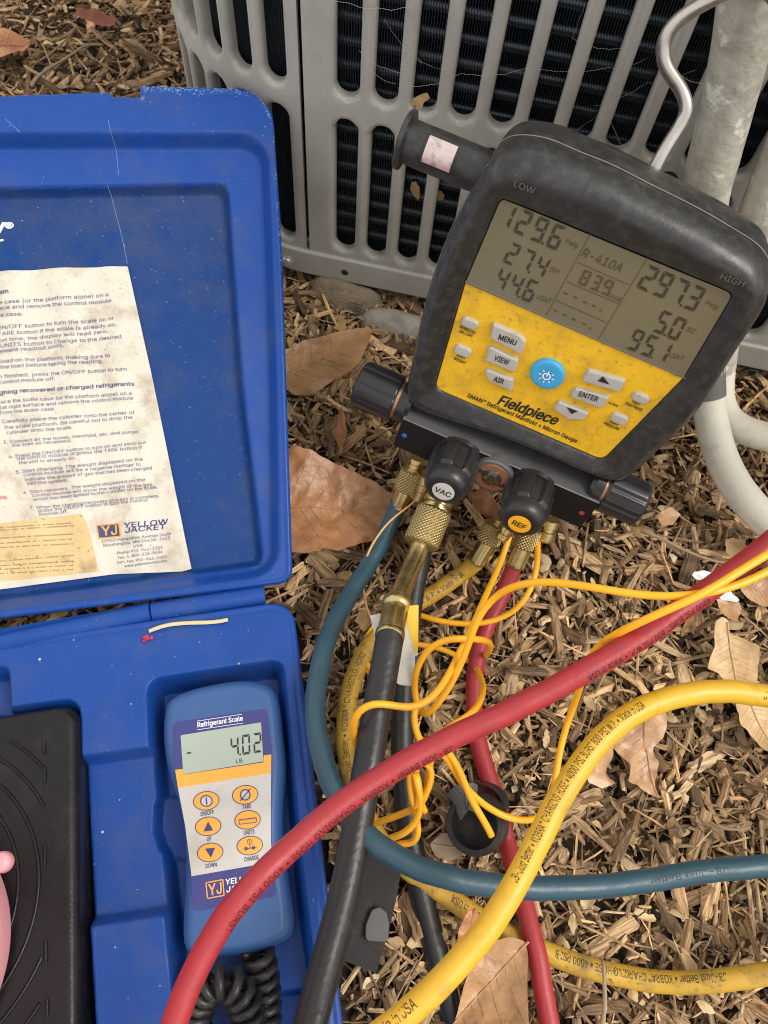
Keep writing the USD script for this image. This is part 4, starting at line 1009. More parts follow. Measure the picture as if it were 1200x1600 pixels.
OVL = rpoly(H([ov(*p) for p in ((120, 318), (707, 228), (738, 480), (736, 800), (736, 1060), (752, 1280), (768, 1402), (247, 1498), (235, 1270), (196, 960), (150, 720), (126, 560))]), [0.003] + [0.003] + [0.02] * 4 + [0.003, 0.003] + [0.02] * 4, 0, 5)
SH_ = 0.0004
oP = Polygon(OVL).buffer(0)
obj('overlay', loft([HSF.to3(OVL, -0.0005), HSF.to3(OVL, SH_)], False, True), m_purple, hs, smooth=20)
def clip_ov(pts, h, mt, nm, parent=hs):
    g = Polygon(H([ov(*p) for p in pts])).buffer(0).intersection(oP.buffer(-0.0002)); mb = MB()
    for p in polys(g):
        v, f = tri_poly(p); mb.add(HSF.to3(v, h), f)
    return obj(nm, mb, mt, parent, smooth=False)
clip_ov([(60, 624), (182, 606), (188, 642), (687, 566), (689, 522), (800, 508), (800, 622), (60, 740)], SH_ + 0.0002, m_org, 'orange_band')
kp = clip_ov([(60, 740), (800, 622), (800, 1178), (60, 1308)], SH_ + 0.0002, m_key, 'keypad')
dp = obj('display', loft([HSF.to3(rpoly(H([ov(*p) for p in ((170, 397), (672, 316), (687, 560), (187, 640))]), 0.0008), h) for h in (SH_, SH_ + 0.0005)], False, True), m_lcd, hs, smooth=20)
def oval(c, a, b, ang, n=28, fr=None):
    t = np.linspace(0, 2 * math.pi, n, endpoint=False); ca, sa = math.cos(math.radians(ang)), math.sin(math.radians(ang))
    return [(c[0] + a * math.cos(w) * ca - b * math.sin(w) * sa, c[1] + a * math.cos(w) * sa + b * math.sin(w) * ca) for w in t]
Z2 = SH_ + 0.0002
def flat(fr, pts, h):
    return flat_poly(fr, pts, h)
def ringshape(fr, c, a, b, ang, w, h):
    o = fr.poly(oval(c, a, b, ang), h); i = fr.poly(oval(c, a - w, b - w, ang), h); v, f = tri_poly(Polygon(o, [i])); return fr.to3(v, h), f
def bar_px(fr, p, q, w, h):
    p, q = np.array(p, float), np.array(q, float); d = nrm(q - p); n = np.array([-d[1], d[0]]) * w / 2
    return flat(fr, [tuple(p + n), tuple(p - n), tuple(q - n), tuple(q + n)], h)
for nm, cx, cy, tw in (('ON/OFF', 330, 806, 85), ('UP', 342, 965, 28), ('DOWN', 355, 1128, 72), ('TARE', 573, 768, 55), ('UNITS', 588, 925, 68), ('CHARGE', 602, 1085, 92)):
    c = ov(cx, cy)
    rim = loft([HSF.to3(H(oval(c, 20.6, 15.0, -9)), Z2), HSF.to3(H(oval(c, 20.6, 15.0, -9)), Z2 + 0.0003)], False, True)
    b = obj('button', rim, m_navy, hs, smooth=30)
    L2 = [HSF.to3(H(oval(c, 19.4, 13.9, -9)), Z2 + 0.0003), HSF.to3(H(oval(c, 19.2, 13.7, -9)), Z2 + 0.0006), HSF.to3(H(oval(c, 17.5, 12.4, -9)), Z2 + 0.0009)]
    obj('button_face', loft(L2, False, True), m_org, b, smooth=40)
    zi = Z2 + 0.0012; mk = MB(); X = lambda x, y: (c[0] + x, c[1] + y)
    if nm == 'ON/OFF':
        obj('button_mark', flat(HSF, oval(c, 9.6, 9.0, 0), zi), m_key, b, smooth=False); zi += 0.0002
        mk.add(*ringshape(HSF, c, 9.8, 9.2, 0, 1.7, zi)); mk.add(*bar_px(HSF, X(-0.6, -5.5), X(0.8, 5.5), 1.9, zi))
    elif nm == 'TARE':
        obj('button_mark', flat(HSF, oval(c, 7.5, 8.2, 0), zi), m_key, b, smooth=False); zi += 0.0002
        mk.add(*ringshape(HSF, c, 8.2, 9.0, 0, 1.8, zi)); mk.add(*bar_px(HSF, X(-8, 9.5), X(8, -9.5), 1.5, zi))
    elif nm == 'UP':
        mk.add(*flat(HSF, [X(-7.6, 8), X(7.6, 6.2), X(-0.3, -7.5)], zi))
    elif nm == 'DOWN':
        mk.add(*flat(HSF, [X(-8.2, -5.8), X(7.2, -7.4), X(0.9, 8.2)], zi))
    elif nm == 'UNITS':
        for p0, p1 in (((-13.6, -0.5), (13.3, -3.8)), ((13.3, -3.8), (14, 3.4)), ((14, 3.4), (-13, 6.8)), ((-13, 6.8), (-13.6, -0.5))): mk.add(*bar_px(HSF, X(*p0), X(*p1), 1.0, zi))
        for k in range(9): x = -11.5 + k * 2.9; y = -0.75 - 0.122 * (x + 11.5); mk.add(*bar_px(HSF, X(x, y), X(x + .2, y + (3.2 if k % 2 else 2.0)), 0.7, zi))
    else:
        mk.add(*ringshape(HSF, X(-0.3, -6), 4.2, 4.6, 0, 0.9, zi)); mk.add(*bar_px(HSF, X(-.4, -8.5), X(-.2, -3.6), 1.0, zi)); mk.add(*bar_px(HSF, X(0, -1.6), X(0.3, 4), 1.0, zi))
        mk.add(*bar_px(HSF, X(-11, 5.4), X(11, 2.6), 0.9, zi)); mk.add(*flat(HSF, [X(-8, 1.6), X(0, 4.2), X(-7.4, 8.4)], zi + .0001)); mk.add(*flat(HSF, [X(7.2, -0.2), X(0.4, 4.2), X(8, 6.6)], zi + .0001))
    obj('button_mark', mk, m_navy, b, smooth=False)
    dy = {'ON/OFF': 75, 'UP': 78, 'DOWN': 80, 'TARE': 73, 'UNITS': 76, 'CHARGE': 80}[nm]
    obj('key_name', centered(HSF, nm, ov(cx + (8 if cx > 400 else 4), cy + dy), tw / 4, -8.5, 6.4, h=Z2 + 0.0002, bold=True), m_navy, hs, smooth=False)
wt = MB(); wt.add(*text_on(HSF, "Refrigerant Scale", ov(274, 346), ov(559, 302), 7.2, SH_ + 0.0003, True))
for g in ((ov(272, 307), ov(553, 264)), (ov(272, 361), ov(560, 319))): obj('printed_line', bar_px(HSF, *g, 0.7, SH_ + .0003), m_white, hs, smooth=False)
obj('lettering', wt, m_white, hs, smooth=False); wt = MB(); wt.add(*text_on(HSF, "YELLOW", ov(447, 1330), ov(640, 1300), 8.6, SH_ + 0.0003, True, 0.12)); wt.add(*text_on(HSF, "JACKET", ov(455, 1378), ov(640, 1348), 8.6, SH_ + 0.0003, True, 0.12))
obj('lettering', wt, m_white, hs, smooth=False)
lg = MB(); qd = [ov(327, 1318), ov(433, 1297), ov(440, 1396), ov(337, 1415)]
for p0, p1 in zip(qd, qd[1:] + qd[:1]): lg.add(*bar_px(HSF, p0, p1, 1.7, SH_ + .0003))
lg.add(*text_on(HSF, "YJ", ov(345, 1397), ov(428, 1381), 17, SH_ + 0.0003, True))
obj('logo', lg, m_org, hs, smooth=False)

SEGS = {'0': 'abcdef', '1': 'bc', '2': 'abged', '3': 'abgcd', '4': 'fgbc', '5': 'afgcd', '6': 'afgedc', '7': 'abc', '8': 'abcdefg', '9': 'abcdfg', '-': 'g'}
def seg_digit(ch, t=0.17, asp=0.55):
    """Polygons of a seven-segment digit in a unit cell (x and y from 0 to 1)."""
    tx_, ty = t, t * asp; g = 0.025; out = []
    yv = {'a': 1, 'g': 0.5 + ty / 2, 'd': ty}
    for s in SEGS[ch]:
        if s in 'agd':
            y = yv[s]
            if s == 'a': out.append([(g + .02, y), (1 - g - .02, y), (1 - tx_ - g, y - ty), (tx_ + g, y - ty)])
            elif s == 'd': out.append([(g + .02, 0), (tx_ + g, ty), (1 - tx_ - g, ty), (1 - g - .02, 0)])
            else: out.append([(tx_ * .6 + g, .5), (tx_ + g, .5 + ty / 2), (1 - tx_ - g, .5 + ty / 2), (1 - tx_ * .6 - g, .5), (1 - tx_ - g, .5 - ty / 2), (tx_ + g, .5 - ty / 2)])
        else:
            x = 0 if s in 'ef' else 1; sx = 1 if x == 0 else -1; y0, y1 = (0.5 + g, 1 - g) if s in 'bf' else (g, 0.5 - g)
            a, b = (ty / 2, ty) if s in 'bf' else (ty, ty / 2)
            out.append([(x, y0 + (0.0 if s in 'bf' else .02)), (x, y1 - (.02 if s in 'bf' else 0.0)), (x + sx * tx_, y1 - b), (x + sx * tx_, y0 + a)])
    return out
def seg_text(fr, text, bl, pitch, w, up, h, dot=(0.9, 0.0), t=0.17):
    """Seven-segment lettering; bl, pitch, w and up in picture units. '.' adds a point after the digit before it."""
    mb = MB(); k = 0; bl, pitch, w, up = (np.array(x, float) for x in (bl, pitch, w, up))
    for ch in text:
        if ch == ' ': k += 1; continue
        if ch == '.':
            o = bl + pitch * (k - 1) + w * 1.06; mb.add(*flat(fr, [tuple(o), tuple(o + w * .17), tuple(o + w * .17 + up * .09), tuple(o + up * .09)], h)); continue
        for pg in seg_digit(ch, t): mb.add(*flat(fr, [tuple(bl + pitch * k + w * x + up * y) for x, y in pg], h))
        k += 1
    return mb
dz = SH_ + 0.0007
obj('display_digits', seg_text(HSF, '4.02', ov(484, 530), (71 / 4, -11 / 4), (50 / 4, -8 / 4), (-4 / 4, -124 / 4), dz, t=.21), m_seg, dp, smooth=False)
obj('minus_sign', bar_px(HSF, ov(207, 508), ov(235, 504), 2.4, dz), m_seg, dp, smooth=False)
obj('unit_print', text_on(HSF, "LB", ov(518, 571), ov(556, 564), 6.2, dz, False), m_seg, dp, smooth=False)
# coiled cord
m_cord = mat('black_rubber_cord', (0.014, 0.013, 0.012), 0.38, var=0.2, vs=80, dirt=((0.10, 0.085, 0.065), 70, 0.56, 0.75, 0.6), bump=(500, .1))
def coil(pts, R, r, pitch, seed=0):
    p = spline(pts, 0.0008); t, a, b = frames(p); s = np.r_[0, np.cumsum(np.linalg.norm(np.diff(p, axis=0), axis=1))]
    w = s / pitch * 2 * math.pi; q = p + R * (np.cos(w)[:, None] * a + np.sin(w)[:, None] * b)
    return tube(q, r, 9)
cz = [at_z(x, y, z) for x, y, z in ((402, 1484, .058), (407, 1505, .056), (413, 1545, .052), (414, 1590, .05), (408, 1640, .05), (396, 1662, .052), (386, 1640, .056), (387, 1605, .06), (384, 1572, .064), (371, 1548, .068), (350, 1536, .070), (328, 1542, .068), (312, 1565, .064), (304, 1600, .06), (300, 1650, .058))]
obj('coiled_cord', coil(cz, 0.0072, 0.0027, 0.0064), m_cord, hs, smooth=True)
# litter on the case
p = np.array([at_z(x, y, z) for x, y, z in ((233, 986, .0618), (252, 979, .0632), (271, 975, .063), (300, 973, .0628), (330, 972, .0625), (356, 968, .062))])
obj('dry_stalk', tube(spline(p, .004), 0.0013, 6, True, 0.55), m_straw, None, smooth=40, label='pale bent dry stalk lying on the case beside the hinge', cat='stalk')
rg = np.random.default_rng(3); mb = MB()
for k in range(7):
    c = at_z(231 + rg.uniform(-6, 6), 998 + rg.uniform(-4, 4), 0.0612); s = trimesh.creation.icosphere(1, 0.0014); mb.add(s.vertices * rg.uniform(.6, 1.3, 3) + c, s.faces)
obj('flower_petal', mb, mat('magenta_petal', (0.35, 0.03, 0.09), 0.6, var=.3, vs=300), None, smooth=True, label='tiny crumpled magenta flower bit on the blue case deck', cat='petal')
m_crumb = mat('pale_crumb', (0.5, 0.45, 0.36), 0.8)
cr = thing('dirt_crumbs', 'pale dirt crumbs scattered on the blue case', 'dirt', kind='stuff')
mb = MB()
for x, y in ((115, 1000), (388, 985), (373, 1037), (221, 1199), (152, 1207), (175, 1040), (165, 1120), (205, 1100), (312, 1003), (62, 1030), (40, 1010), (187, 1250), (160, 1300), (215, 1390), (180, 1480), (250, 1540), (200, 1560), (148, 1350)):
    s = trimesh.creation.icosphere(0, 0.0004 * rg.uniform(.6, 2.0)); c = CASEF.at(x, y, 0.0); hh = tray_h(CASEF.poly([(x, y)]))[0]; c = CASEF.at(x, y, hh); mb.add(s.vertices * rg.uniform(.5, 1.4, 3) + c, s.faces)
obj('crumb', mb, m_crumb, cr, smooth=False)
# ================================================================== the digital gauge manifold
GD = 0.46
_gn = nrm([-0.235, -0.938, 0.255])
GF = Frame(CAM + nrm(ray(900, 480)) * GD, (0.959, -0.266, -0.094), _gn)
Gp = lambda pts, h=0.0: GF.poly(pts, h)
m_boot = mat('dusty_black_rubber', (0.016, 0.016, 0.0155), 0.38, var=0.15, vs=60, dirt=((0.085, 0.082, 0.074), 150, 0.45, 0.80, 0.5), dirt2=((0.22, 0.20, 0.17), 420, 0.64, 0.74, 0.35), bump=(420, 0.12), rvar=0.12)
m_yface = mat('dirty_yellow_overlay', (0.78, 0.46, 0.018), 0.42, var=0.05, vs=60, dirt=((0.36, 0.22, 0.03), 62, 0.46, 0.72, 0.6), dirt2=((0.16, 0.10, 0.03), 210, 0.56, 0.72, 0.55))
m_glcd = mat('olive_display', (0.158, 0.138, 0.082), 0.22, var=0.10, vs=22, coat=0.6)
m_gseg = mat('dark_display_segment', (0.040, 0.034, 0.023), 0.35)
m_gfaint = mat('faint_display_print', (0.075, 0.058, 0.032), 0.35)
m_btn = mat('grey_rubber_button', (0.40, 0.385, 0.345), 0.5, var=0.08, vs=120, dirt=((0.26, 0.23, 0.18), 90, 0.52, 0.72, 0.6), bump=(600, .1))
m_pwr = mat('cyan_rubber_button', (0.045, 0.33, 0.60), 0.42, var=0.06, vs=80, dirt=((0.03, 0.15, 0.25), 130, 0.6, 0.75, 0.4))
m_ink = mat('black_ink', (0.012, 0.011, 0.010), 0.5)
m_alu = mat('black_anodised_aluminium', (0.125, 0.125, 0.127), 0.45, 0.4, var=0.08, vs=80, dirt=((0.20, 0.19, 0.17), 60, 0.5, 0.8, 0.6), bump=(1500, .1))
m_knob = mat('black_knob_rubber', (0.016, 0.016, 0.017), 0.36, var=0.15, vs=60, dirt=((0.06, 0.058, 0.054), 50, 0.52, 0.78, 0.6), bump=(700, .12), rvar=.08)
m_knobs = mat('black_shiny_knob', (0.012, 0.012, 0.013), 0.24, var=0.15, vs=60, dirt=((0.05, 0.05, 0.05), 50, 0.58, 0.8, 0.5))
m_steel = mat('bent_steel_rod', (0.50, 0.465, 0.43), 0.30, 1.0, var=0.12, vs=80, rvar=.08)
m_brass = mat('worn_brass', (0.60, 0.475, 0.215), 0.30, 1.0, var=0.12, vs=90, dirt=((0.30, 0.22, 0.10), 120, 0.56, 0.76, 0.5), rvar=.07)
m_brassd = mat('dull_brass', (0.43, 0.335, 0.155), 0.36, 1.0, var=0.12, vs=90, dirt=((0.12, 0.09, 0.04), 150, 0.54, 0.74, 0.6), rvar=.06)
m_copper = mat('copper_ring', (0.50, 0.27, 0.16), 0.4, 0.9, var=0.15, vs=200)
m_chrome = mat('scratched_chrome', (0.60, 0.50, 0.47), 0.35, 0.9, var=0.3, vs=60, stretch=(1, 1, 6.0), dirt=((0.16, 0.12, 0.11), 160, 0.5, 0.66, 0.7))
m_glass = mat('dark_sight_glass', (0.03, 0.025, 0.02), 0.06, 0.0, coat=1.0)

gauge = thing('gauge_manifold', 'black digital refrigerant manifold gauge with yellow keypad and olive display, hanging from a steel hook', 'gauge')
face = [(783, 308), (1147, 458), (1068, 591), (942, 719), (679, 606), (727, 440)]
gc = Gp([(900, 500)])[0]
NP = 260
Fr = polar(rpoly(Gp(face), [0.003, 0.004, 0.02, 0.006, 0.005, 0.02], 0, 6), gc, NP)
outer_px = [(770, 250), (776, 232), (792, 217), (815, 212), (860, 219), (905, 238), (950, 256), (1000, 281), (1040, 301), (1080, 321), (1120, 343), (1150, 361), (1175, 379), (1194, 402), (1202, 430), (1199, 470), (1180, 508), (1140, 572), (1085, 655), (1030, 708), (990, 744), (972, 753), (945, 747), (880, 720), (800, 685), (720, 652), (664, 628), (645, 612), (642, 592), (652, 540), (672, 452), (700, 372), (735, 300)]
def _oh(x, y):
    a = (x - 900) * 0.40 + (y - 500) * 0.92                      # below the middle of the face the front rim is what shows
    return -0.016 + 0.0145 * min(max((a + 20) / 160, 0), 1)
oo = np.array([GF.uv(x, y, _oh(x, y)) for x, y in outer_px]); o3 = spline(np.c_[np.vstack([oo, oo[:1]]), np.zeros(len(oo) + 1)], k=500)[:, :2]
Og = polar(o3, gc, NP)
dirn = (Og - gc); dirn /= np.linalg.norm(dirn, axis=1, keepdims=True)
w = np.arange(NP) * 2 * math.pi / NP
prof = [(0.0, -0.0015), (0.0, 0.0), (0.06, 0.0016), (0.16, 0.0024), (0.32, 0.0040), (0.48, 0.0056), (0.60, 0.0058), (0.72, 0.0046), (0.83, 0.0020), (0.91, -0.0014), (0.965, -0.006), (0.992, -0.0105), (1.0, -0.0150), (0.975, -0.0158), (0.975, -0.0172), (1.0, -0.0180), (1.0, -0.028), (0.985, -0.036), (0.95, -0.0415), (0.86, -0.045), (0.7, -0.046)]
lp = []
for t, h in prof:
    q = Fr * (1 - t) + Og * t
    n_ = meshkit.fbm(np.c_[q * 60, np.full(NP, h * 50)], 2) - 0.5
    lp.append(GF.to3(q, h + (0.0006 * n_ if 0.1 < t < .99 else 0)))
obj('rubber_boot', loft(lp, False, True), m_boot, gauge, smooth=50)
obj('seam', loft([GF.to3(gc + (Og - gc) * 1.0 + dirn * 0.0004, -0.0158), GF.to3(gc + (Og - gc) + dirn * 0.0007, -0.0162), GF.to3(gc + (Og - gc) + dirn * 0.0004, -0.0167)], False, False), mat('rubber_seam', (0.17, 0.155, 0.125), 0.7, var=0.4, vs=150), gauge, smooth=True)
# face plate, display, keypad
Fin = polar(rpoly(Gp(face), [0.003, 0.004, 0.02, 0.006, 0.005, 0.02], 0.0004, 6), gc, NP)
yel = [(727, 441), (1073, 593), (1068, 600), (942, 718), (681, 606), (686, 588)]
fp = Polygon(Fin)
def clip_g(pts, h, mt, nm, parent=gauge, smooth=False):
    g = Polygon(Gp(pts)).buffer(0).intersection(fp); mb = MB()
    for p in polys(g):
        v, f = tri_poly(p); mb.add(GF.to3(v, h), f)
    return obj(nm, mb, mt, parent, smooth=smooth)
clip_g([(727, 440), (1080, 594), (1110, 700), (942, 760), (640, 640), (660, 560)], 0.0, m_yface, 'keypad_panel')
lcd = clip_g([(780, 290), (760, 300), (700, 420), (727, 439), (1079, 593), (1100, 600), (1200, 450)], 0.0004, m_glcd, 'display')
obj('display_edge', tube(np.array([GF.at(727, 440, .0003), GF.at(1074, 592, .0003)]), 0.0007, 8), mat('clear_plastic_edge', (0.11, 0.10, 0.085), 0.15, var=.1), gauge, smooth=True)
ZL = 0.0007
def addd(*a, nm='display_digits', mt=None, **k): obj(nm, seg_text(GF, *a, **k), mt or m_gseg, lcd, smooth=False)
addd('129.6', (776, 351), (25.4, 11.2), (17.5, 7.4), (16, -36), ZL, t=.24)
addd('27.4', (785, 409), (23.2, 10), (15.5, 6.6), (15.5, -31), ZL, t=.24)
addd('44.6', (770, 449), (21.6, 9.0), (15.5, 6.6), (15, -32), ZL, t=.24)
addd('297.3', (994, 449), (24, 10.3), (18.5, 8), (20, -36), ZL, t=.24)
addd('5.0', (1019, 517), (22.5, 9.6), (16, 6.8), (17.5, -33), ZL, t=.24)
addd('95.1', (978, 544), (21.6, 8.8), (15.5, 6.4), (16.5, -31), ZL, t=.24)
dg = MB(); addd('83.9', (902.5, 443), (17.6, 7.4), (12.6, 5.3), (11, -22), ZL, t=.24, mt=m_gfaint)
Z = lambda x, y: (700 + x / 2.6667, 300 + y / 2.6667)
for s, a, b, hp in (("Psig", (487, 212), (537, 233), 7.5), ("SH", (421, 328), (455, 343), 8), ("VSAT", (366, 445), (426, 466), 8), ("Psig", (1070, 468), (1118, 490), 7.5), ("SC", (990, 578), (1024, 592), 8), ("LSAT", (916, 686), (975, 704), 8), ("ODOB", (662, 436), (715, 457), 6), ("R-410A", (553, 268), (716, 336), 15), ("R", (629, 497), (638, 501), 4), ("S", (584, 572), (593, 576), 4)):
    obj('display_text', text_on(GF, s, Z(*a), Z(*b), hp, ZL, False, 0.12), m_gfaint, lcd, smooth=False)
for a, b in (((490, 423), (8, 4)), ((530, 440), (8, 4)), ((572, 460), (8, 4)), ((608, 475), (8, 4)), ((448, 495), (8, 4)), ((487, 512), (8, 4)), ((525, 531), (8, 4)), ((567, 550), (8, 4))):
    dg.add(*bar_px(GF, Z(a[0] - b[0], a[1] - b[1]), Z(a[0] + b[0], a[1] + b[1]), 2.0, ZL))
v, f = dg.arr(); obj('display_dashes', (v, f), m_gfaint, lcd, smooth=False)
dg = MB()
for a, b in (((598, 166), (405, 522)), ((833, 272), (626, 616)), ((538, 293), (755, 388)), ((495, 374), (712, 467)), ((452, 453), (662, 545))): dg.add(*bar_px(GF, Z(*a), Z(*b), 0.9, ZL))
obj('display_lines', dg, m_gfaint, lcd, smooth=False)
# buttons
K = lambda x, y: (600 + x / 2.0, 400 + y / 2.0)
def gbutton(pts, r, nm, h=0.0028, mt=m_btn):
    q = Gp([K(*p) for p in pts])
    return obj(nm, pad(GF, q, r, -0.0005, h, 0.0010, 0.0005), mt, gauge, smooth=50)
bm = gbutton([(342, 203), (428, 240), (447, 262), (432, 306), (332, 252)], [.0012, .0022, .0022, .0015, .0015], 'button')
obj('lettering', text_on(GF, "MENU", K(356, 260), K(411, 280), 8.2, 0.0031, True), m_ink, bm, smooth=False)
bm = gbutton([(328, 271), (423, 320), (412, 361), (317, 322)], [.0022, .0016, .0016, .0014], 'button')
obj('lettering', text_on(GF, "VIEW", K(343, 324), K(388, 341), 7.8, 0.0031, True), m_ink, bm, smooth=False)
bm = gbutton([(320, 345), (409, 380), (404, 420), (330, 386), (315, 362)], [.0016, .0016, .0016, .0014, .0014], 'button')
obj('lettering', text_on(GF, "AIR", K(341, 390), K(371, 401), 7.5, 0.0031, True), m_ink, bm, smooth=False)
bm = gbutton([(638, 348), (759, 383), (738, 421), (616, 386)], [.0022, .0016, .0016, .0016], 'button')
obj('lettering', flat(GF, [K(668, 391), K(705, 402), K(684, 376)], 0.0031), m_ink, bm, smooth=False)
bm = gbutton([(599, 404), (709, 435), (684, 474), (579, 433)], [.0014, .0014, .0014, .0014], 'button')
obj('lettering', text_on(GF, "ENTER", K(607, 437), K(666, 456), 8.0, 0.0031, True), m_ink, bm, smooth=False)
bm = gbutton([(548, 446), (645, 485), (626, 508), (575, 505), (529, 471)], [.0014] * 5, 'button')
obj('lettering', flat(GF, [K(570, 472), K(606, 485), K(586, 494)], 0.0031), m_ink, bm, smooth=False)
for x, y in ((269, 208), (247, 294), (802, 441), (735, 506)):
    c_, s_ = math.cos(math.radians(23)), math.sin(math.radians(23)); q = []
    for dx, dy in ((-29, -16), (29, -16), (29, 16), (-29, 16)): q.append((x + dx * c_ - dy * s_, y + dx * s_ + dy * c_))
    gbutton(q, .0030, 'button', 0.0022)
pc_ = Gp([(856, 582)])[0]; prd = 27.0 / FPX * depth(GF.at(856, 582)); cir = [pc_ + prd * np.array([math.cos(a), math.sin(a)]) for a in np.linspace(0, 2 * math.pi, 40, endpoint=False)]
cir = np.array(cir); L_ = [(0, -.0005), (0, .0022), (.0004, .0030), (.0011, .0035), (.0030, .0038), (.0060, .0034)]
pw = obj('power_button', loft([GF.to3(pc_ + (cir - pc_) * (1 - d / prd), h) for d, h in L_], False, True), m_pwr, gauge, smooth=50)
mk = MB(); hm = 0.0042
a_ = np.linspace(0, 2 * math.pi, 28, endpoint=False); R1, R2 = prd * .17, prd * .25
v, f = tri_poly(Polygon(pc_ + R2 * np.c_[np.cos(a_), np.sin(a_)], [pc_ + R1 * np.c_[np.cos(a_), np.sin(a_)]])); mk.add(GF.to3(v, hm), f)
for k in range(8):
    a = k * math.pi / 4; d = np.array([math.cos(a), math.sin(a)]); n_ = np.array([-d[1], d[0]]) * prd * .035
    i0, i1 = (prd * .33, prd * .47) if k != 2 else (prd * .0, prd * .40)
    mk.add(GF.to3([pc_ + d * i0 + n_, pc_ + d * i0 - n_, pc_ + d * i1 - n_, pc_ + d * i1 + n_], hm + .0001), [[0, 1, 2, 3]])
obj('power_symbol', mk, m_white, pw, smooth=False)
tx = MB(); zt = 0.0003
for s, c, wd, hp in (("WIRELESS", (261, 231), 54, 8.5), ("ON / OFF", (256, 243), 46, 8.5), ("ZERO", (240, 314), 28, 8.5), ("WEIGHT", (237, 327), 42, 8.5), ("TEST", (786, 459), 28, 8.5), ("TIGHTNESS", (779, 470), 60, 8.5), ("ZERO", (718, 521), 28, 8.5), ("PRESSURE", (711, 532), 52, 8.5), ("ALARM", (716, 463), 32, 7)):
    tx.add(*centered(GF, s, K(*c), wd / 2, 23, hp / 2, h=zt, bold=True))
tx.add(*text_on(GF, "SMAN™ Refrigerant Manifold + Micron Gauge", K(259, 440), K(601, 584), 6.2, zt, True))
tx.add(*text_on(GF, "Fieldpiece", K(352, 462), K(533, 528), 15.5, zt, True, 0.22)); tx.add(*text_on(GF, "Fieldpiece", K(353.2, 462.4), K(534.2, 528.4), 15.5, zt + .00005, True, 0.22))
obj('lettering', tx, m_ink, gauge, smooth=False)
tx = MB()
tx.add(*text_on(GF, "LOW", (802, 291), (834, 303), 9.5, 0.0067)); tx.add(*text_on(GF, "HIGH", (1124, 436), (1161, 448), 10, 0.0067))
obj('raised_lettering', tx, mat('worn_rubber_lettering', (0.10, 0.095, 0.085), .6), gauge, smooth=False)

# manifold block under the boot
bf = 0.012
q = Gp([(629, 654), (937, 787), (907, 825), (613, 695)], bf)
LTB = [q[1], q[0], q[3], q[2]]
blk = np.array([q[3], q[2], q[1], q[0]])
obj('manifold_block', loft([GF.to3(rpoly(blk, .0006), -0.022), GF.to3(rpoly(blk, .0006), bf - 0.0008), GF.to3(rpoly(blk, .0006, .0005), bf)], True, True), m_alu, gauge, smooth=25)
gex, gey, gn = GF.ex, GF.ey, GF.n
def dot_on(px, h, r, mt, nm):
    c = GF.at(*px, h); return obj(nm, lathe(c, c + gn * 0.0006, [(0, r), (0.8, r), (1, r * .7)], 18), mt, gauge, smooth=40)
obj('front_plate', loft([GF.to3(rpoly(blk, .0006, .0003), bf - .0002), GF.to3(rpoly(blk, .0006, .0004), bf + .0003)], False, True), mat('matt_black_plate', (.007, .006, .006), .6, spec=.25), gauge, smooth=25)
dot_on((632, 680), bf, 0.0019, mat('blue_dot', (0.03, 0.12, 0.42), .4), 'blue_dot'); dot_on((909, 801), bf, 0.0019, mat('red_dot', (0.42, 0.03, 0.04), .4), 'red_dot')
def flutes(n, depth_, sharp=0.5, ph=0.0):
    return lambda w, s: 0
def knob(cap_px, caph, base_h, r, label_mat, text, nm):
    c = GF.at(*cap_px, caph); N = 150; w = np.arange(N) * 2 * math.pi / N
    k = obj(nm, None or knob_mesh(c - gn * (caph - base_h), gn, caph - base_h, r, N), m_knob, gauge, smooth=40)
    obj('cap_recess', lathe(c - gn * 0.0002, c + gn * 0.0006, [(0, .0098), (.6, .0098), (1, .0090)], 40), m_knobs, k, smooth=40)
    d = obj('cap_label', lathe(c + gn * 0.0005, c + gn * 0.0011, [(0, .0076), (.7, .0076), (1, .0071)], 40), label_mat, k, smooth=40)
    cf = Frame(c + gn * 0.0013, gex, gn); px = np.array(cap_px, float)
    v, f = glyphs(text, True); v = (v - [(v[:, 0].min() + v[:, 0].max()) / 2, 0.5]) * 0.0044; v[:, 0] *= 0.92
    obj('lettering', (cf.to3(v, 0.0), f), m_ink, d, smooth=False)
    return k
def knob_mesh(A, n, l, r, N, nf=6, g=0.17, ph=0.12, dome=0.75):
    """A fluted hand knob: wide grooves along its side, a rounded shoulder at the cap end."""
    u = nrm(np.cross(n, gey)); v = np.cross(n, u); w = np.arange(N) * 2 * math.pi / N
    ph_ = (w / (2 * math.pi) * nf + ph) % 1.0
    gr = np.clip((0.26 - np.abs(ph_ - 0.5)) / 0.05, 0, 1)
    L = []
    for s, rr, gg in ((0, .90, 1), (.02, .97, 1), (.05, 1.0, 1), (.35, 1.0, 1), (.60, .99, 1), (.635, .975, 1), (.66, .945, .6), (.68, .90, .15), (.70, .885, 0), (.80, .88, 0), (.88, .85, 0), (.94, .79, 0), (.98, .71, 0), (1.0, .62, 0)):
        R = r * rr * (1 - g * gg * gr)
        L.append(A + n * l * s + R[:, None] * (np.cos(w)[:, None] * u + np.sin(w)[:, None] * v))
    return loft(L, True, True)
knob((693, 767), 0.046, bf, 0.0172, mat('silver_label', (0.52, 0.51, 0.48), .4, var=.05), 'VAC', 'valve_knob')
knob((812, 818), 0.046, bf, 0.0172, mat('amber_label', (0.85, 0.42, 0.02), .4, var=.05), 'REF', 'valve_knob')
for px, h in (((693, 767), .046), ((812, 818), .046)):
    c = GF.at(*px, h) - gn * (h - bf); obj('valve_stem', lathe(c - gn * .001, c + gn * .002, [(0, .0175), (1, .0165)], 30), m_knobs, gauge, smooth=30)
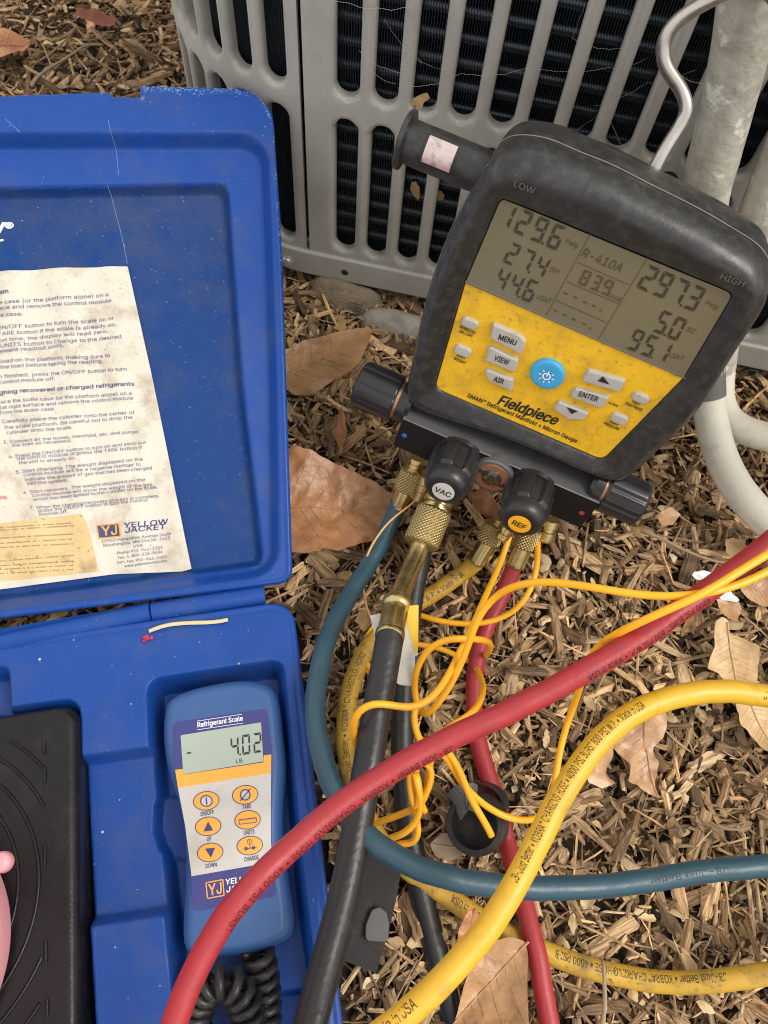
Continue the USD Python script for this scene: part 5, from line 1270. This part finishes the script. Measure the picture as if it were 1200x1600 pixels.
# side knobs on the block's axis
def side_knob(tip_px, sgn, l, r, gap, nm):
    c = GF.at(*tip_px, -0.004); n = gex * sgn; A = c - n * l; N = 80; w = np.arange(N) * 2 * math.pi / N
    u, v = gey, np.cross(n, gey); L = []
    ph_ = (w / (2 * math.pi) * 8 + .2) % 1.0; gr = np.where(ph_ < 0.14, 1.0, 0.0)
    for s, rr, gg in ((0, .93, 0), (.03, .98, 1), (.06, 1, 1), (.86, .985, 1), (.93, .96, 1), (.975, .91, .5), (1, .82, 0)):
        R = r * rr * (1 - .05 * gg * gr); L.append(A + n * l * s + R[:, None] * (np.cos(w)[:, None] * u + np.sin(w)[:, None] * v))
    k = obj(nm, loft(L, True, True), m_knobs, gauge, smooth=30)
    obj('copper_ring', lathe(A - n * .0022, A + n * .0002, [(0, r * .80), (1, r * .80)], 40), m_copper, k, smooth=30)
    obj('knob_collar', lathe(A - n * (gap + .004), A - n * .002, [(0, r * .74), (.3, r * .86), (1, r * .86)], 40), m_knobs, k, smooth=30)
side_knob((560, 597), -1, 0.0295, 0.0167, 0.007, 'side_knob')
side_knob((1004, 789), 1, 0.0285, 0.0160, 0.007, 'side_knob')
# sight glass in the middle of the block
c = GF.at(770, 741, bf + 0.001)
sg = obj('sight_glass', lathe(c - gn * .006, c + gn * .003, [(0, .0148), (.9, .0148), (1, .0138)], 48), m_alu, gauge, smooth=30)
obj('glass_ring', lathe(c + gn * .0029, c + gn * .0040, [(0, .0118), (.7, .0118), (1, .0112)], 44), m_copper, sg, smooth=30)
obj('glass', lathe(c + gn * .0038, c + gn * .0062, [(0, .0072), (.3, .0070), (.7, .0052), (.92, .003), (1, .0008)], 36), m_glass, sg, smooth=True)
for s in (-1, 1):
    d = nrm(gex * 0.95 - gey * .3) * s * .0085; obj('glass_notch', lathe(c + d + gn * .0036, c + d + gn * .0045, [(0, .0024), (.7, .0024), (1, .0015)], 16), m_glass, sg, smooth=True)
# sensor parking post with a steel plate at the upper left
A_, B_ = GF.at(775, 277, -0.026), GF.at(634, 219, -0.026)
hd = obj('hook_post', lathe(A_, B_, [(0, .0118), (.93, .0118), (1, .0114)], 48), m_boot, gauge, smooth=40)
ax = nrm(B_ - A_); obj('post_flange', lathe(B_ - ax * .0015, B_ + ax * .0022, [(0, .0140), (.15, .0158), (.7, .0160), (.9, .0152), (1, .0135)], 56), m_boot, hd, smooth=40)
pn_ = nrm(-ray(690, 245) - ax * (-ray(690, 245) @ ax)); pm = A_ + ax * ((GF.at(690, 246, -.026) - A_) @ ax)
PFm = Frame(pm + pn_ * .0118, -ax, pn_)
def bent(u0, u1, v0, v1, dh):
    g = np.linspace(v0, v1, 9); v = []; R = .0118
    for u_ in (u0, u1):
        for y in g: a = y / R; v.append(PFm.O - pn_ * R + PFm.ex * u_ + (R + dh) * (math.cos(a) * pn_ + math.sin(a) * PFm.ey))
    return np.array(v), np.array([[i, i + 1, 10 + i, 9 + i] for i in range(8)])
obj('plate_frame', bent(-.0098, .0098, -.0082, .0082, .0007), m_ink, hd, smooth=True)
obj('steel_plate', bent(-.0082, .0082, -.0066, .0066, .0011), m_chrome, hd, smooth=True)
# steel hanging hook
hk = depth_path([(985, 345, .440), (1008, 296, .432), (1026, 258, .426), (1046, 222, .421), (1064, 193, .417), (1072, 170, .413), (1067, 147, .410), (1054, 125, .406), (1041, 104, .402), (1036, 80, .398), (1042, 55, .393), (1062, 30, .387), (1095, 8, .380), (1135, -12, .374), (1180, -20, .372), (1215, 5, .376)], 0.002)
obj('steel_hook', tube(hk, 0.0037, 20), m_steel, gauge, smooth=True)

# ================================================================== hoses and fittings
def knurl(r, n=30, amp=0.0007, pitch=0.0026):
    def f(w, s):
        a = np.abs(np.sin(w * n / 2 + s * math.pi / pitch)); b = np.abs(np.sin(w * n / 2 - s * math.pi / pitch))
        return amp * (np.minimum(a, b) * 2 - .6)
    return f
def knurled(A, B, r, amp=0.0006, n=22):
    prof = [(0, r * .78), (0.03, r * .9)] + [(x, r) for x in np.linspace(.08, .92, 60)] + [(.97, r * .9), (1, r * .75)]
    return lathe(A, B, prof, 176, knurl(r, n, amp))
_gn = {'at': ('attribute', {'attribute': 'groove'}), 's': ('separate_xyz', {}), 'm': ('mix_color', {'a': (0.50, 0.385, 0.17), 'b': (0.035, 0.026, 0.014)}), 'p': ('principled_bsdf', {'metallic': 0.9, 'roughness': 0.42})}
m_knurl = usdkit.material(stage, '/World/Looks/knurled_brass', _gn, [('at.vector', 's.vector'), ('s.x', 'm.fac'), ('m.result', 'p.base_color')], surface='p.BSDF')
def add_knurl(A, B, r, parent, amp=0.0005, n=20, pitch=0.0030):
    v, f = knurled(A, B, r, amp, n); S = 176; l = np.linalg.norm(B - A); s = np.array([0, 0.03] + list(np.linspace(.08, .92, 60)) + [.97, 1]) * l
    w = np.arange(S) * 2 * math.pi / S; W_, S_ = np.meshgrid(w, s)
    g = np.minimum(np.abs(np.sin(W_ * n / 2 + S_ * math.pi / 0.0026)), np.abs(np.sin(W_ * n / 2 - S_ * math.pi / 0.0026)))
    g = np.clip(1.0 - g / 0.42, 0, 1).ravel(); g = np.r_[g, np.zeros(len(v) - len(g))]
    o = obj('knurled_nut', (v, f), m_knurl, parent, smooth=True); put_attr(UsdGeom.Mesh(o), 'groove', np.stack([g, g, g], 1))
def fitting(parent, chain, mats=None):
    """chain: (kind, (x, y, d) start, (x, y, d) end, radius)"""
    for kind, a, b, r in chain:
        A, B = at_depth(*a), at_depth(*b)
        if kind == 'knurl': add_knurl(A, B, r, parent)
        elif kind == 'neck': obj('neck', lathe(A, B, [(0, r), (.2, r), (.22, r * .86), (.32, r * .86), (.34, r), (.5, r), (.52, r * .86), (.62, r * .86), (.64, r), (1, r)], 28), m_brass, parent, smooth=30)
        elif kind == 'ferrule': obj('ferrule', lathe(A, B, [(0, r * .8), (.06, r), (.85, r), (.93, r * 1.06), (1, r * .98)], 30, lambda w, s: 0.00025 * np.cos(w * 12)), m_brass, parent, smooth=40)
        elif kind == 'stub': obj('stub', lathe(A, B, [(0, r), (.3, r), (.34, r * .8), (.5, r * .8), (.54, r), (.9, r), (1, r * .85)], 28), m_brass, parent, smooth=30)
def hose_mat(name, col, rough=.5, dirt=(0.12, 0.10, 0.08)):
    return mat(name, col, rough, var=0.08, vs=50, dirt=(dirt, 70, 0.55, 0.75, 0.55), dirt2=(dirt, 420, 0.66, 0.72, 0.5), bump=(320, 0.18), rvar=.08)
m_hred = hose_mat('red_rubber_hose', (0.33, 0.022, 0.028), .42, (0.16, 0.03, 0.03)); m_hyel = hose_mat('yellow_rubber_hose', (0.62, 0.36, 0.022), .45, (0.25, 0.14, 0.03)); m_hyel2 = mat('dirty_yellow_rubber_hose', (0.52, 0.31, 0.03), .55, var=.12, vs=60, dirt=((.17, .105, .04), 60, .46, .68, .75), dirt2=((.05, .035, .02), 240, .60, .68, .8), bump=(320, .25))
m_hblu = hose_mat('slate_blue_rubber_hose', (0.022, 0.062, 0.088), .40, (0.05, 0.075, 0.09)); m_hblk = hose_mat('black_braided_hose', (0.012, 0.012, 0.0125), .40, (0.055, 0.052, 0.046))
m_print = mat('hose_print', (0.05, 0.03, 0.015), .6)
def ribbed(p, r, amp=0.00022, pitch=0.0075):
    """A hose whose wound braid shows through its skin."""
    p = spline(p, 0.0011); t, a, b = frames(p); w = np.arange(72) * 2 * math.pi / 72; L = []
    for i in range(len(p)):
        s = i * 0.0011 / pitch * 2 * math.pi; k = np.where(np.sin(w * 2 + 0.4) > 0, 1, -1)
        rr = r + amp * np.sin(w * 9 + k * s * 1.3) + amp * .5 * np.sin(s * 1.3 - k * w * 9)
        L.append(p[i] + rr[:, None] * (np.cos(w)[:, None] * a[i] + np.sin(w)[:, None] * b[i]))
    return loft(L, True, True)
def hose(name, label, group, pts, r, mt, step=0.004):
    t = thing(name, label, 'hose', group)
    p = depth_path(pts, step); j = np.c_[np.arange(len(p)) * 0.16, np.full((len(p), 2), len(label) * 1.7)]
    p = p + 0.0022 * np.stack([meshkit.fbm(j + 31 * k, 3) - 0.5 for k in range(3)], 1); p[:, 2] = np.maximum(p[:, 2], r + 0.007)
    obj('tube', tube(p, r, 26), mt, t, smooth=True)
    return t, p
def on_hose(p, text, s0, length, r, lift, hcap, phi, rev=False, bold=False):
    """Lettering wrapped on a hose; s0 metres along, phi turned from the side that faces the eye."""
    v, f = glyphs(text, bold); v = v.copy(); x0, x1 = v[:, 0].min(), v[:, 0].max()
    s = s0 + (v[:, 0] - x0) / (x1 - x0) * length * (-1 if rev else 1); y = (v[:, 1] - .5) * hcap * (-1 if rev else 1)
    L = np.r_[0, np.cumsum(np.linalg.norm(np.diff(p, axis=0), axis=1))]
    c = np.stack([np.interp(s, L, p[:, i]) for i in range(3)], 1); tt = np.gradient(p, axis=0); tt /= np.linalg.norm(tt, axis=1, keepdims=True)
    t = np.stack([np.interp(s, L, tt[:, i]) for i in range(3)], 1); t /= np.linalg.norm(t, axis=1, keepdims=True)
    fr = CAM - c; fr -= t * (fr * t).sum(1, keepdims=True); fr /= np.linalg.norm(fr, axis=1, keepdims=True); b = np.cross(fr, t)
    a = y / r + phi
    return c + (r + lift) * (np.cos(a)[:, None] * fr + np.sin(a)[:, None] * b), f
def arc_at(p, px):
    """Metres along the hose where it passes nearest the picture point."""
    c = (p - CAM) @ M; q = np.c_[600 + FPX * c[:, 0] / c[:, 2], 800 - FPX * c[:, 1] / c[:, 2]]
    L = np.r_[0, np.cumsum(np.linalg.norm(np.diff(p, axis=0), axis=1))]
    return L[np.argmin(np.linalg.norm(q - px, axis=1))]
def dense(p, step=.0008):
    return spline(p, step)

# blue hose
hb, pb = hose('charging_hose', 'slate blue rubber hose from the leftmost gauge port sweeping across to the right edge', 'charging hoses of the gauge',
    [(624, 784, .562), (612, 812, .560), (598, 845, .553), (572, 888, .540), (542, 938, .52), (517, 985, .50), (501, 1035, .482), (493, 1090, .465), (497, 1150, .45), (514, 1215, .437), (545, 1273, .425), (588, 1318, .415), (640, 1350, .41), (700, 1371, .408), (770, 1383, .41), (850, 1387, .414), (930, 1385, .42), (1000, 1378, .428), (1080, 1365, .436), (1150, 1356, .44), (1260, 1350, .445), (1420, 1352, .46), (1620, 1385, .48)], 0.00625, m_hblu)
fitting(hb, [('neck', (652, 716, .548), (644, 738, .553), .0062), ('knurl', (645, 735, .550), (635, 768, .557), .0080), ('ferrule', (635, 764, .556), (623, 794, .562), .0066)])
obj('print', on_hose(dense(pb), "JB-Just Better", arc_at(pb, (1130, 1356)), .05, .00625, .00015, .0034, -.1, True), mat('faint_hose_print', (.012, .03, .045), .6), hb, smooth=False)
# red hose from the port
ha, pa = hose('charging_hose', 'red rubber hose dropping from the right gauge port to the bottom edge', 'charging hoses of the gauge',
    [(812, 862, .562), (803, 885, .565), (786, 925, .566), (762, 975, .562), (745, 1025, .555), (738, 1080, .546), (741, 1140, .536), (752, 1195, .527), (770, 1250, .518), (792, 1320, .498), (815, 1395, .481), (834, 1470, .466), (848, 1540, .455), (866, 1640, .442), (890, 1770, .435), (930, 1930, .43)], 0.0060, m_hred)
fitting(ha, [('neck', (836, 812, .552), (828, 834, .555), .0062), ('knurl', (830, 825, .553), (818, 856, .558), .0084), ('ferrule', (819, 852, .557), (805, 884, .563), .0067)])
# red hose across the picture, nearer the eye
hr, pr2 = hose('charging_hose', 'red rubber hose crossing diagonally over all other hoses and the handset', 'charging hoses of the gauge',
    [(1700, 540, .56), (1480, 655, .44), (1290, 775, .40), (1230, 826, .394), (1180, 868, .392), (1100, 926, .39), (1000, 996, .388), (900, 1056, .386), (800, 1108, .384), (700, 1156, .382), (620, 1199, .378), (540, 1252, .372), (470, 1310, .365), (400, 1377, .356), (348, 1440, .35), (310, 1505, .345), (284, 1565, .341), (262, 1650, .336), (250, 1800, .335), (245, 2050, .37)], 0.0060, m_hred)
pd = dense(pr2); PRINTS = []
KT = "JB-Just Better • KOBRA™ CHARGING HOSE • 4000 PSI BURST 800 PSI W.P. • Made in USA"
PRINTS.append(on_hose(pd, "4000 PSI BURST 800 PSI W.P. • Made in USA", arc_at(pd, (1098, 930)), arc_at(pd, (912, 1052)) - arc_at(pd, (1098, 930)), .006, .00015, .0036, .80))
PRINTS.append(on_hose(pd, "KOBRA™ CHARGING HOSE •", arc_at(pd, (1215, 842)), arc_at(pd, (1108, 922)) - arc_at(pd, (1215, 842)), .006, .00015, .0036, .80))
PRINTS.append(on_hose(pd, "JB-Just Better • KOBRA™ CHARGING HOSE • 4000 PSI BURST", arc_at(pd, (702, 1156)), arc_at(pd, (345, 1445)) - arc_at(pd, (702, 1156)), .006, .00015, .0036, .85))
m_rprint = mat('red_hose_print', (.03, .006, .008), .6)
for g in PRINTS: obj('print', g, m_rprint, hr, smooth=False)
# yellow hose from the port, dirty, low on the mulch
hy, py_ = hose('charging_hose', 'dirty yellow hose from the middle port, looping low on the mulch to the lower right', 'charging hoses of the gauge',
    [(757, 862, .565), (745, 877, .57), (715, 903, .578), (680, 931, .58), (640, 958, .578), (600, 990, .572), (570, 1028, .565), (551, 1075, .557), (540, 1130, .548), (541, 1190, .539), (556, 1245, .529), (584, 1305, .518), (628, 1355, .51), (690, 1398, .502), (745, 1434, .494), (805, 1468, .487), (870, 1496, .48), (950, 1520, .472), (1030, 1534, .466), (1100, 1535, .460), (1170, 1527, .455), (1270, 1505, .45), (1400, 1450, .447), (1475, 1390, .447), (1490, 1332, .447)], 0.0064, m_hyel2)
fitting(hy, [('neck', (783, 810, .553), (778, 822, .556), .0062), ('knurl', (775, 818, .556), (762, 848, .561), .0084), ('ferrule', (764, 844, .560), (745, 878, .568), .0069)])
pd = dense(py_); PRINTS = []; A0 = arc_at
PRINTS.append(on_hose(pd, "JB-Just Better • KOBRA™ CHARGING HOSE • 4000 PSI B", A0(pd, (1135, 1532)), A0(pd, (1135, 1532)) - A0(pd, (862, 1493)), .0064, .00015, .0044, .25, True))
PRINTS.append(on_hose(pd, "Made in USA", A0(pd, (752, 1438)), A0(pd, (752, 1438)) - A0(pd, (702, 1405)), .0064, .00015, .0042, .1, True))
PRINTS.append(on_hose(pd, "Just Better • KOBRA™ CHARGING HOSE", A0(pd, (546, 1212)), A0(pd, (546, 1212)) - A0(pd, (572, 1025)), .0064, .00015, .0042, -.1, True))
PRINTS.append(on_hose(pd, "PSI W.P. • Made in USA", A0(pd, (650, 951)), A0(pd, (650, 951)) - A0(pd, (727, 893)), .0064, .00015, .0042, .1, True))
for g in PRINTS: obj('print', g, m_print, hy, smooth=False)
# yellow hose, upper
hu, pu = hose('charging_hose', 'clean yellow rubber hose arching from the right edge over the blue hose to the bottom', 'charging hoses of the gauge',
    [(1490, 1330, .447), (1475, 1235, .44), (1400, 1145, .43), (1290, 1105, .42), (1230, 1093, .415), (1180, 1084, .411), (1120, 1080, .407), (1060, 1088, .402), (1000, 1110, .396), (945, 1148, .388), (900, 1203, .38), (862, 1272, .372), (828, 1340, .364), (790, 1408, .356), (745, 1472, .349), (690, 1534, .342), (632, 1588, .337), (560, 1645, .332), (430, 1735, .33), (300, 1830, .335), (200, 1980, .37)], 0.0061, m_hyel)
pd = dense(pu); PRINTS = []
PRINTS.append(on_hose(pd, "JB-Just Better • KOBRA™ CHARGING HOSE • 4000 PSI BURST 800 PSI W.P. • Made in USA", A0(pd, (816, 1388)), A0(pd, (816, 1388)) - A0(pd, (1004, 1113)), .0061, .00015, .0042, -.25, True))
PRINTS.append(on_hose(pd, "JB-Just Better", A0(pd, (1180, 1084)), A0(pd, (1180, 1084)) - A0(pd, (1260, 1098)), .0061, .00015, .0042, 0.0, True))
PRINTS.append(on_hose(pd, "Made in USA", A0(pd, (585, 1625)), A0(pd, (585, 1625)) - A0(pd, (655, 1572)), .0061, .00015, .0046, -.25, True))
for g in PRINTS: obj('print', g, m_print, hu, smooth=False)
# black vacuum hose with its brass elbow
hv = thing('vacuum_hose', 'thick black braided hose with a bent brass tube under the VAC knob', 'hose', 'black hoses')
p = depth_path([(611, 985, .464), (605, 1020, .457), (598, 1060, .450), (589, 1110, .442), (579, 1170, .436), (568, 1235, .428), (556, 1305, .418), (543, 1375, .408), (525, 1450, .397), (506, 1520, .387), (490, 1580, .378), (470, 1660, .367), (440, 1790, .36), (415, 1980, .385)], 0.002)
obj('tube', ribbed(p, 0.0085, .000025), m_hblk, hv, smooth=True)
def L3(a, b, prof, sides=36, rf=None): return lathe(at_depth(*a), at_depth(*b), prof, sides, rf)
obj('neck', L3((694, 764, .545), (678, 800, .541), [(0, .0100), (.3, .0100), (.34, .0088), (.42, .0088), (.46, .0104), (.7, .0104), (.74, .009), (.8, .009), (.84, .0108), (1, .0108)]), m_brass, hv, smooth=30)
add_knurl(at_depth(680, 796, .541), at_depth(656, 853, .534), .0120, hv, .0005, 26)
bt_ = depth_path([(658, 845, .533), (651, 868, .527), (641, 892, .517), (631, 915, .505), (624, 935, .493), (620, 952, .483)], .002)
obj('brass_tube', tube(bt_, 0.0064, 24), m_brass, hv, smooth=True)
obj('collar', L3((622, 936, .490), (616, 962, .478), [(0, .0066), (.10, .0086), (.22, .0094), (.4, .0097), (.52, .0094), (.62, .0084), (.7, .0078), (1, .0078)]), m_brass, hv, smooth=40)
obj('ferrule', L3((617, 958, .479), (608, 998, .460), [(0, .0076), (.1, .0080), (.78, .0083), (.80, .0090), (.95, .0090), (1, .0084)], 60, lambda w, s: 0.0005 * np.sign(np.cos(w * 10)) * (s < .012)), m_brass, hv, smooth=30)
hv2 = thing('vacuum_hose', 'black smooth hose behind the brass tube, running down between the red and thick black hoses', 'hose', 'black hoses')
p = depth_path([(672, 800, .57), (662, 845, .565), (650, 905, .556), (640, 970, .546), (633, 1040, .535), (629, 1110, .525), (629, 1180, .516), (634, 1250, .506), (645, 1330, .495), (660, 1405, .485), (678, 1475, .475), (697, 1550, .464), (722, 1640, .45)], .002)
obj('tube', ribbed(p, 0.0077, .000006), m_hblk, hv2, smooth=True)
# spare ports on the block
fitting(gauge, [('stub', (862, 812, .552), (852, 845, .559), .0062), ('stub', (795, 822, .54), (783, 842, .545), .0052), ('neck', (668, 742, .545), (655, 778, .555), .0068)])

# ------------------------------------------------------------------ yellow sensor cables
m_wire = mat('yellow_cable', (0.86, 0.40, 0.014), .38, var=.06, vs=80, dirt=((.45, .22, .02), 120, .58, .75, .4))
WG = 'thin yellow sensor cables tangled over the hoses'
def cable(label, pts, r=0.00205):
    t = thing('sensor_cable', label, 'cable', WG); p = depth_path(pts, .003); p[:, 2] = np.maximum(p[:, 2], r + .008)
    obj('sheath', tube(p, r, 12), m_wire, t, smooth=True); return t
cable('yellow cable from the stub beside the REF knob, looping left over the thick black hose', [(796, 838, .543), (786, 868, .54), (773, 900, .525), (757, 935, .50), (741, 972, .475), (722, 1012, .455), (702, 1052, .442), (676, 1088, .432), (645, 1104, .428), (612, 1102, .425), (582, 1101, .422), (562, 1112, .424), (553, 1135, .432), (558, 1168, .45), (575, 1195, .47), (600, 1205, .49), (640, 1190, .48), (672, 1160, .455), (705, 1135, .445), (735, 1115, .45), (752, 1090, .47), (754, 1068, .50), (746, 1048, .535), (735, 1040, .558), (715, 1030, .56), (690, 1018, .56), (655, 1010, .56), (625, 1014, .56), (600, 1025, .56)])
cable('yellow cable hanging from the red port, curving left behind the red hose', [(840, 846, .556), (839, 880, .545), (832, 912, .54), (815, 942, .54), (790, 962, .545), (755, 973, .548), (715, 974, .552), (675, 967, .556), (640, 958, .56), (606, 963, .56), (582, 982, .555), (570, 1008, .55), (570, 1030, .546), (582, 1048, .54), (600, 1070, .54), (560, 1040, .545), (545, 1062, .54), (538, 1085, .538)])
cable('yellow cable from the right edge bending down to the tangle beside the red hose', [(1680, 690, .55), (1460, 770, .42), (1290, 850, .385), (1225, 880, .381), (1170, 907, .378), (1120, 923, .376), (1060, 931, .376), (1000, 929, .38), (940, 920, .386), (885, 912, .395), (838, 910, .405), (800, 918, .415), (772, 935, .425), (750, 962, .43), (737, 992, .435), (725, 1025, .44), (708, 1062, .444), (685, 1098, .45), (664, 1115, .46), (652, 1100, .47), (648, 1070, .47), (654, 1040, .465), (672, 1014, .46), (700, 1000, .455), (732, 998, .455), (757, 1001, .465), (766, 1011, .50), (760, 1023, .545), (745, 1029, .575), (728, 1030, .583)])
cable('yellow cable along the diagonal red hose, dropping through the black cap to the bottom tangle', [(1700, 600, .55), (1470, 700, .42), (1290, 805, .376), (1225, 850, .374), (1160, 890, .373), (1100, 926, .371), (1040, 954, .373), (988, 978, .381), (950, 999, .396), (926, 1022, .415), (911, 1056, .438), (901, 1090, .455), (890, 1120, .465), (877, 1165, .468), (868, 1215, .466), (858, 1255, .464), (838, 1278, .462), (805, 1280, .462), (772, 1267, .46), (740, 1243, .455), (715, 1212, .45), (698, 1185, .445), (683, 1172, .445), (672, 1195, .45), (668, 1225, .455), (660, 1252, .455), (632, 1270, .455), (605, 1280, .46), (585, 1288, .47)])
cable('yellow cable with the free hanging tip over the black cap', [(768, 1306, .452), (752, 1276, .45), (735, 1245, .448), (718, 1205, .445), (702, 1178, .443), (682, 1160, .442), (664, 1162, .446), (650, 1140, .45), (650, 1105, .456)])
cable('yellow cable knotted round the smooth black hose under the diagonal red hose', [(645, 1180, .44), (642, 1205, .44), (642, 1235, .44), (650, 1262, .438), (655, 1235, .436), (648, 1205, .438), (652, 1225, .436), (657, 1255, .436), (648, 1285, .438), (628, 1303, .44), (605, 1312, .446), (585, 1325, .45), (600, 1325, .45), (625, 1319, .446), (645, 1315, .444), (653, 1295, .442), (650, 1265, .45), (662, 1245, .45), (672, 1222, .45), (672, 1200, .45), (650, 1192, .45)])
cable('yellow cable end with a pale crimp beside the smooth black hose', [(650, 1190, .445), (652, 1230, .448), (658, 1255, .45), (664, 1268, .452)])
p = depth_path([(652, 778, .552), (640, 790, .548), (612, 812, .545), (590, 838, .542), (574, 868, .54), (568, 900, .54), (570, 935, .54), (578, 962, .545)], .003)
obj('copper_wire', tube(p, 0.0008, 6), mat('thin_copper_wire', (.60, .33, .10), .4, var=.1), None, smooth=True, label='single thin copper coloured wire curving down over the dark blue hose', cat='wire')

# ------------------------------------------------------------------ paper tag, black cap, strap
tg = [(640, 947), (654, 945), (653.5, 1000), (652, 1040), (650, 1064), (643, 1072), (624, 1070), (614, 1062), (598, 1020), (586, 998), (578, 962), (594, 958), (610, 985), (630, 985)]
TGF = Frame(at_depth(620, 1000, .478), nrm(at_depth(660, 1000, .478) - at_depth(580, 1000, .478)), -nrm(ray(620, 1000)) + 0.2 * np.array([-.3, 0, 1]))
o = TGF.poly(tg); zt_ = lambda q: 0.0012 * np.sin(q[:, 0] * 140 + 1) + 0.0012 * (meshkit.fbm(np.c_[q * 70, q[:, :1] * 0 + 9], 2) - .5)
tagx = thing('paper_tag', 'crumpled white and yellow paper tag wrapped round the hoses behind the thick black hose', 'tag')
v, f, z = leaf_mesh(o, zt_, .0022); obj('paper', (TGF.to3(v, z), f), mat('tag_paper', (.62, .60, .55), .6, var=.08, vs=80, dirt=((.35, .32, .27), 90, .5, .7, .6)), tagx, smooth=True)
yg = Polygon(TGF.poly([(632, 946), (655, 944), (654.2, 1022), (650, 1022), (645, 1010), (638, 985)])).intersection(Polygon(o)); yv, yf, z = leaf_mesh(np.array(max(polys(yg), key=lambda g: g.area).exterior.coords)[:-1], zt_, .0022)
obj('yellow_print', (TGF.to3(yv, zt_(yv) + .0002), yf), mat('tag_yellow', (.72, .47, .03), .5, var=.08), tagx, smooth=True)
bv_, bfc = tri_poly(Polygon(TGF.poly([(649, 1025), (653, 1024), (652, 1052), (648, 1052)]))); obj('blue_print', (TGF.to3(bv_, zt_(bv_) + .0003), bfc), m_navy, tagx, smooth=False)

m_cap = mat('black_cap_rubber', (.010, .009, .008), .55, var=.2, vs=60, dirt=((.09, .075, .055), 60, .5, .74, .6), bump=(300, .2))
capx = thing('black_cap', 'black open rubber cap with a folded strap lying against the hanging red hose', 'cap')
cA = at_depth(752, 1284, .494); cn = nrm(-ray(735, 1275) + np.array([-.30, -.15, .10])); cB = cA + cn * .020
def cup(A, B, r, t):
    l = np.linalg.norm(B - A); return lathe(A, B, [(0, r * .6), (.02, r * .96), (.1, r), (.95, r), (1, r - .0006), (1.0, r - t), (.9, r - t), (.25, r - t), (.22, r * .3)], 56)
obj('shell', cup(cA, cB, .0185, .0040), m_cap, capx, smooth=40)
st = [at_depth(x, y, d) for x, y, d in ((712, 1262, .485), (720, 1248, .478), (733, 1243, .476), (746, 1256, .480), (752, 1272, .488))]
def ribbon(P, wdir, wd, th=.0012):
    P = spline(P, .002); t, a, b = frames(P); w_ = nrm(wdir); L = []
    for i in range(len(P)):
        s = nrm(w_ - t[i] * (w_ @ t[i])); n = np.cross(t[i], s)
        L.append(np.array([P[i] + s * wd / 2 + n * th / 2, P[i] - s * wd / 2 + n * th / 2, P[i] - s * wd / 2 - n * th / 2, P[i] + s * wd / 2 - n * th / 2]))
    return loft(L, True, True)
obj('strap', ribbon(st, at_depth(740, 1290, .48) - at_depth(720, 1230, .48), .016), m_wrap, capx, smooth=30)
st = [at_depth(x, y, d) for x, y, d in ((745, 1228, .505), (765, 1226, .50), (783, 1240, .498), (789, 1262, .500), (782, 1285, .507), (768, 1298, .514))]
obj('strap', ribbon(st, cn, .015), m_cap, capx, smooth=30)
strp = thing('fabric_strap', 'dark fabric strap with a grey rubber tab beside the thick black hose', 'strap')
st = [at_z(x, y, .018) for x, y in ((592, 1318), (586, 1360), (576, 1410), (562, 1460), (548, 1505))]
obj('webbing', ribbon(st, at_z(610, 1400, .018) - at_z(560, 1390, .018), .032, .003), mat('dark_webbing', (.022, .020, .018), .8, var=.3, vs=120, dirt=((.07, .06, .045), 80, .5, .7, .6), bump=(900, .5)), strp, smooth=30)
TB = Frame(at_z(588, 1445, .022), (1, 0, 0), (0, 0, 1)); obj('rubber_tab', pad(TB, TB.poly([(570, 1470), (571, 1445), (580, 1422), (592, 1416), (604, 1425), (608, 1445), (606, 1472)]), .003, -.002, .0015, .0008, 0), m_wrap, strp, smooth=40)
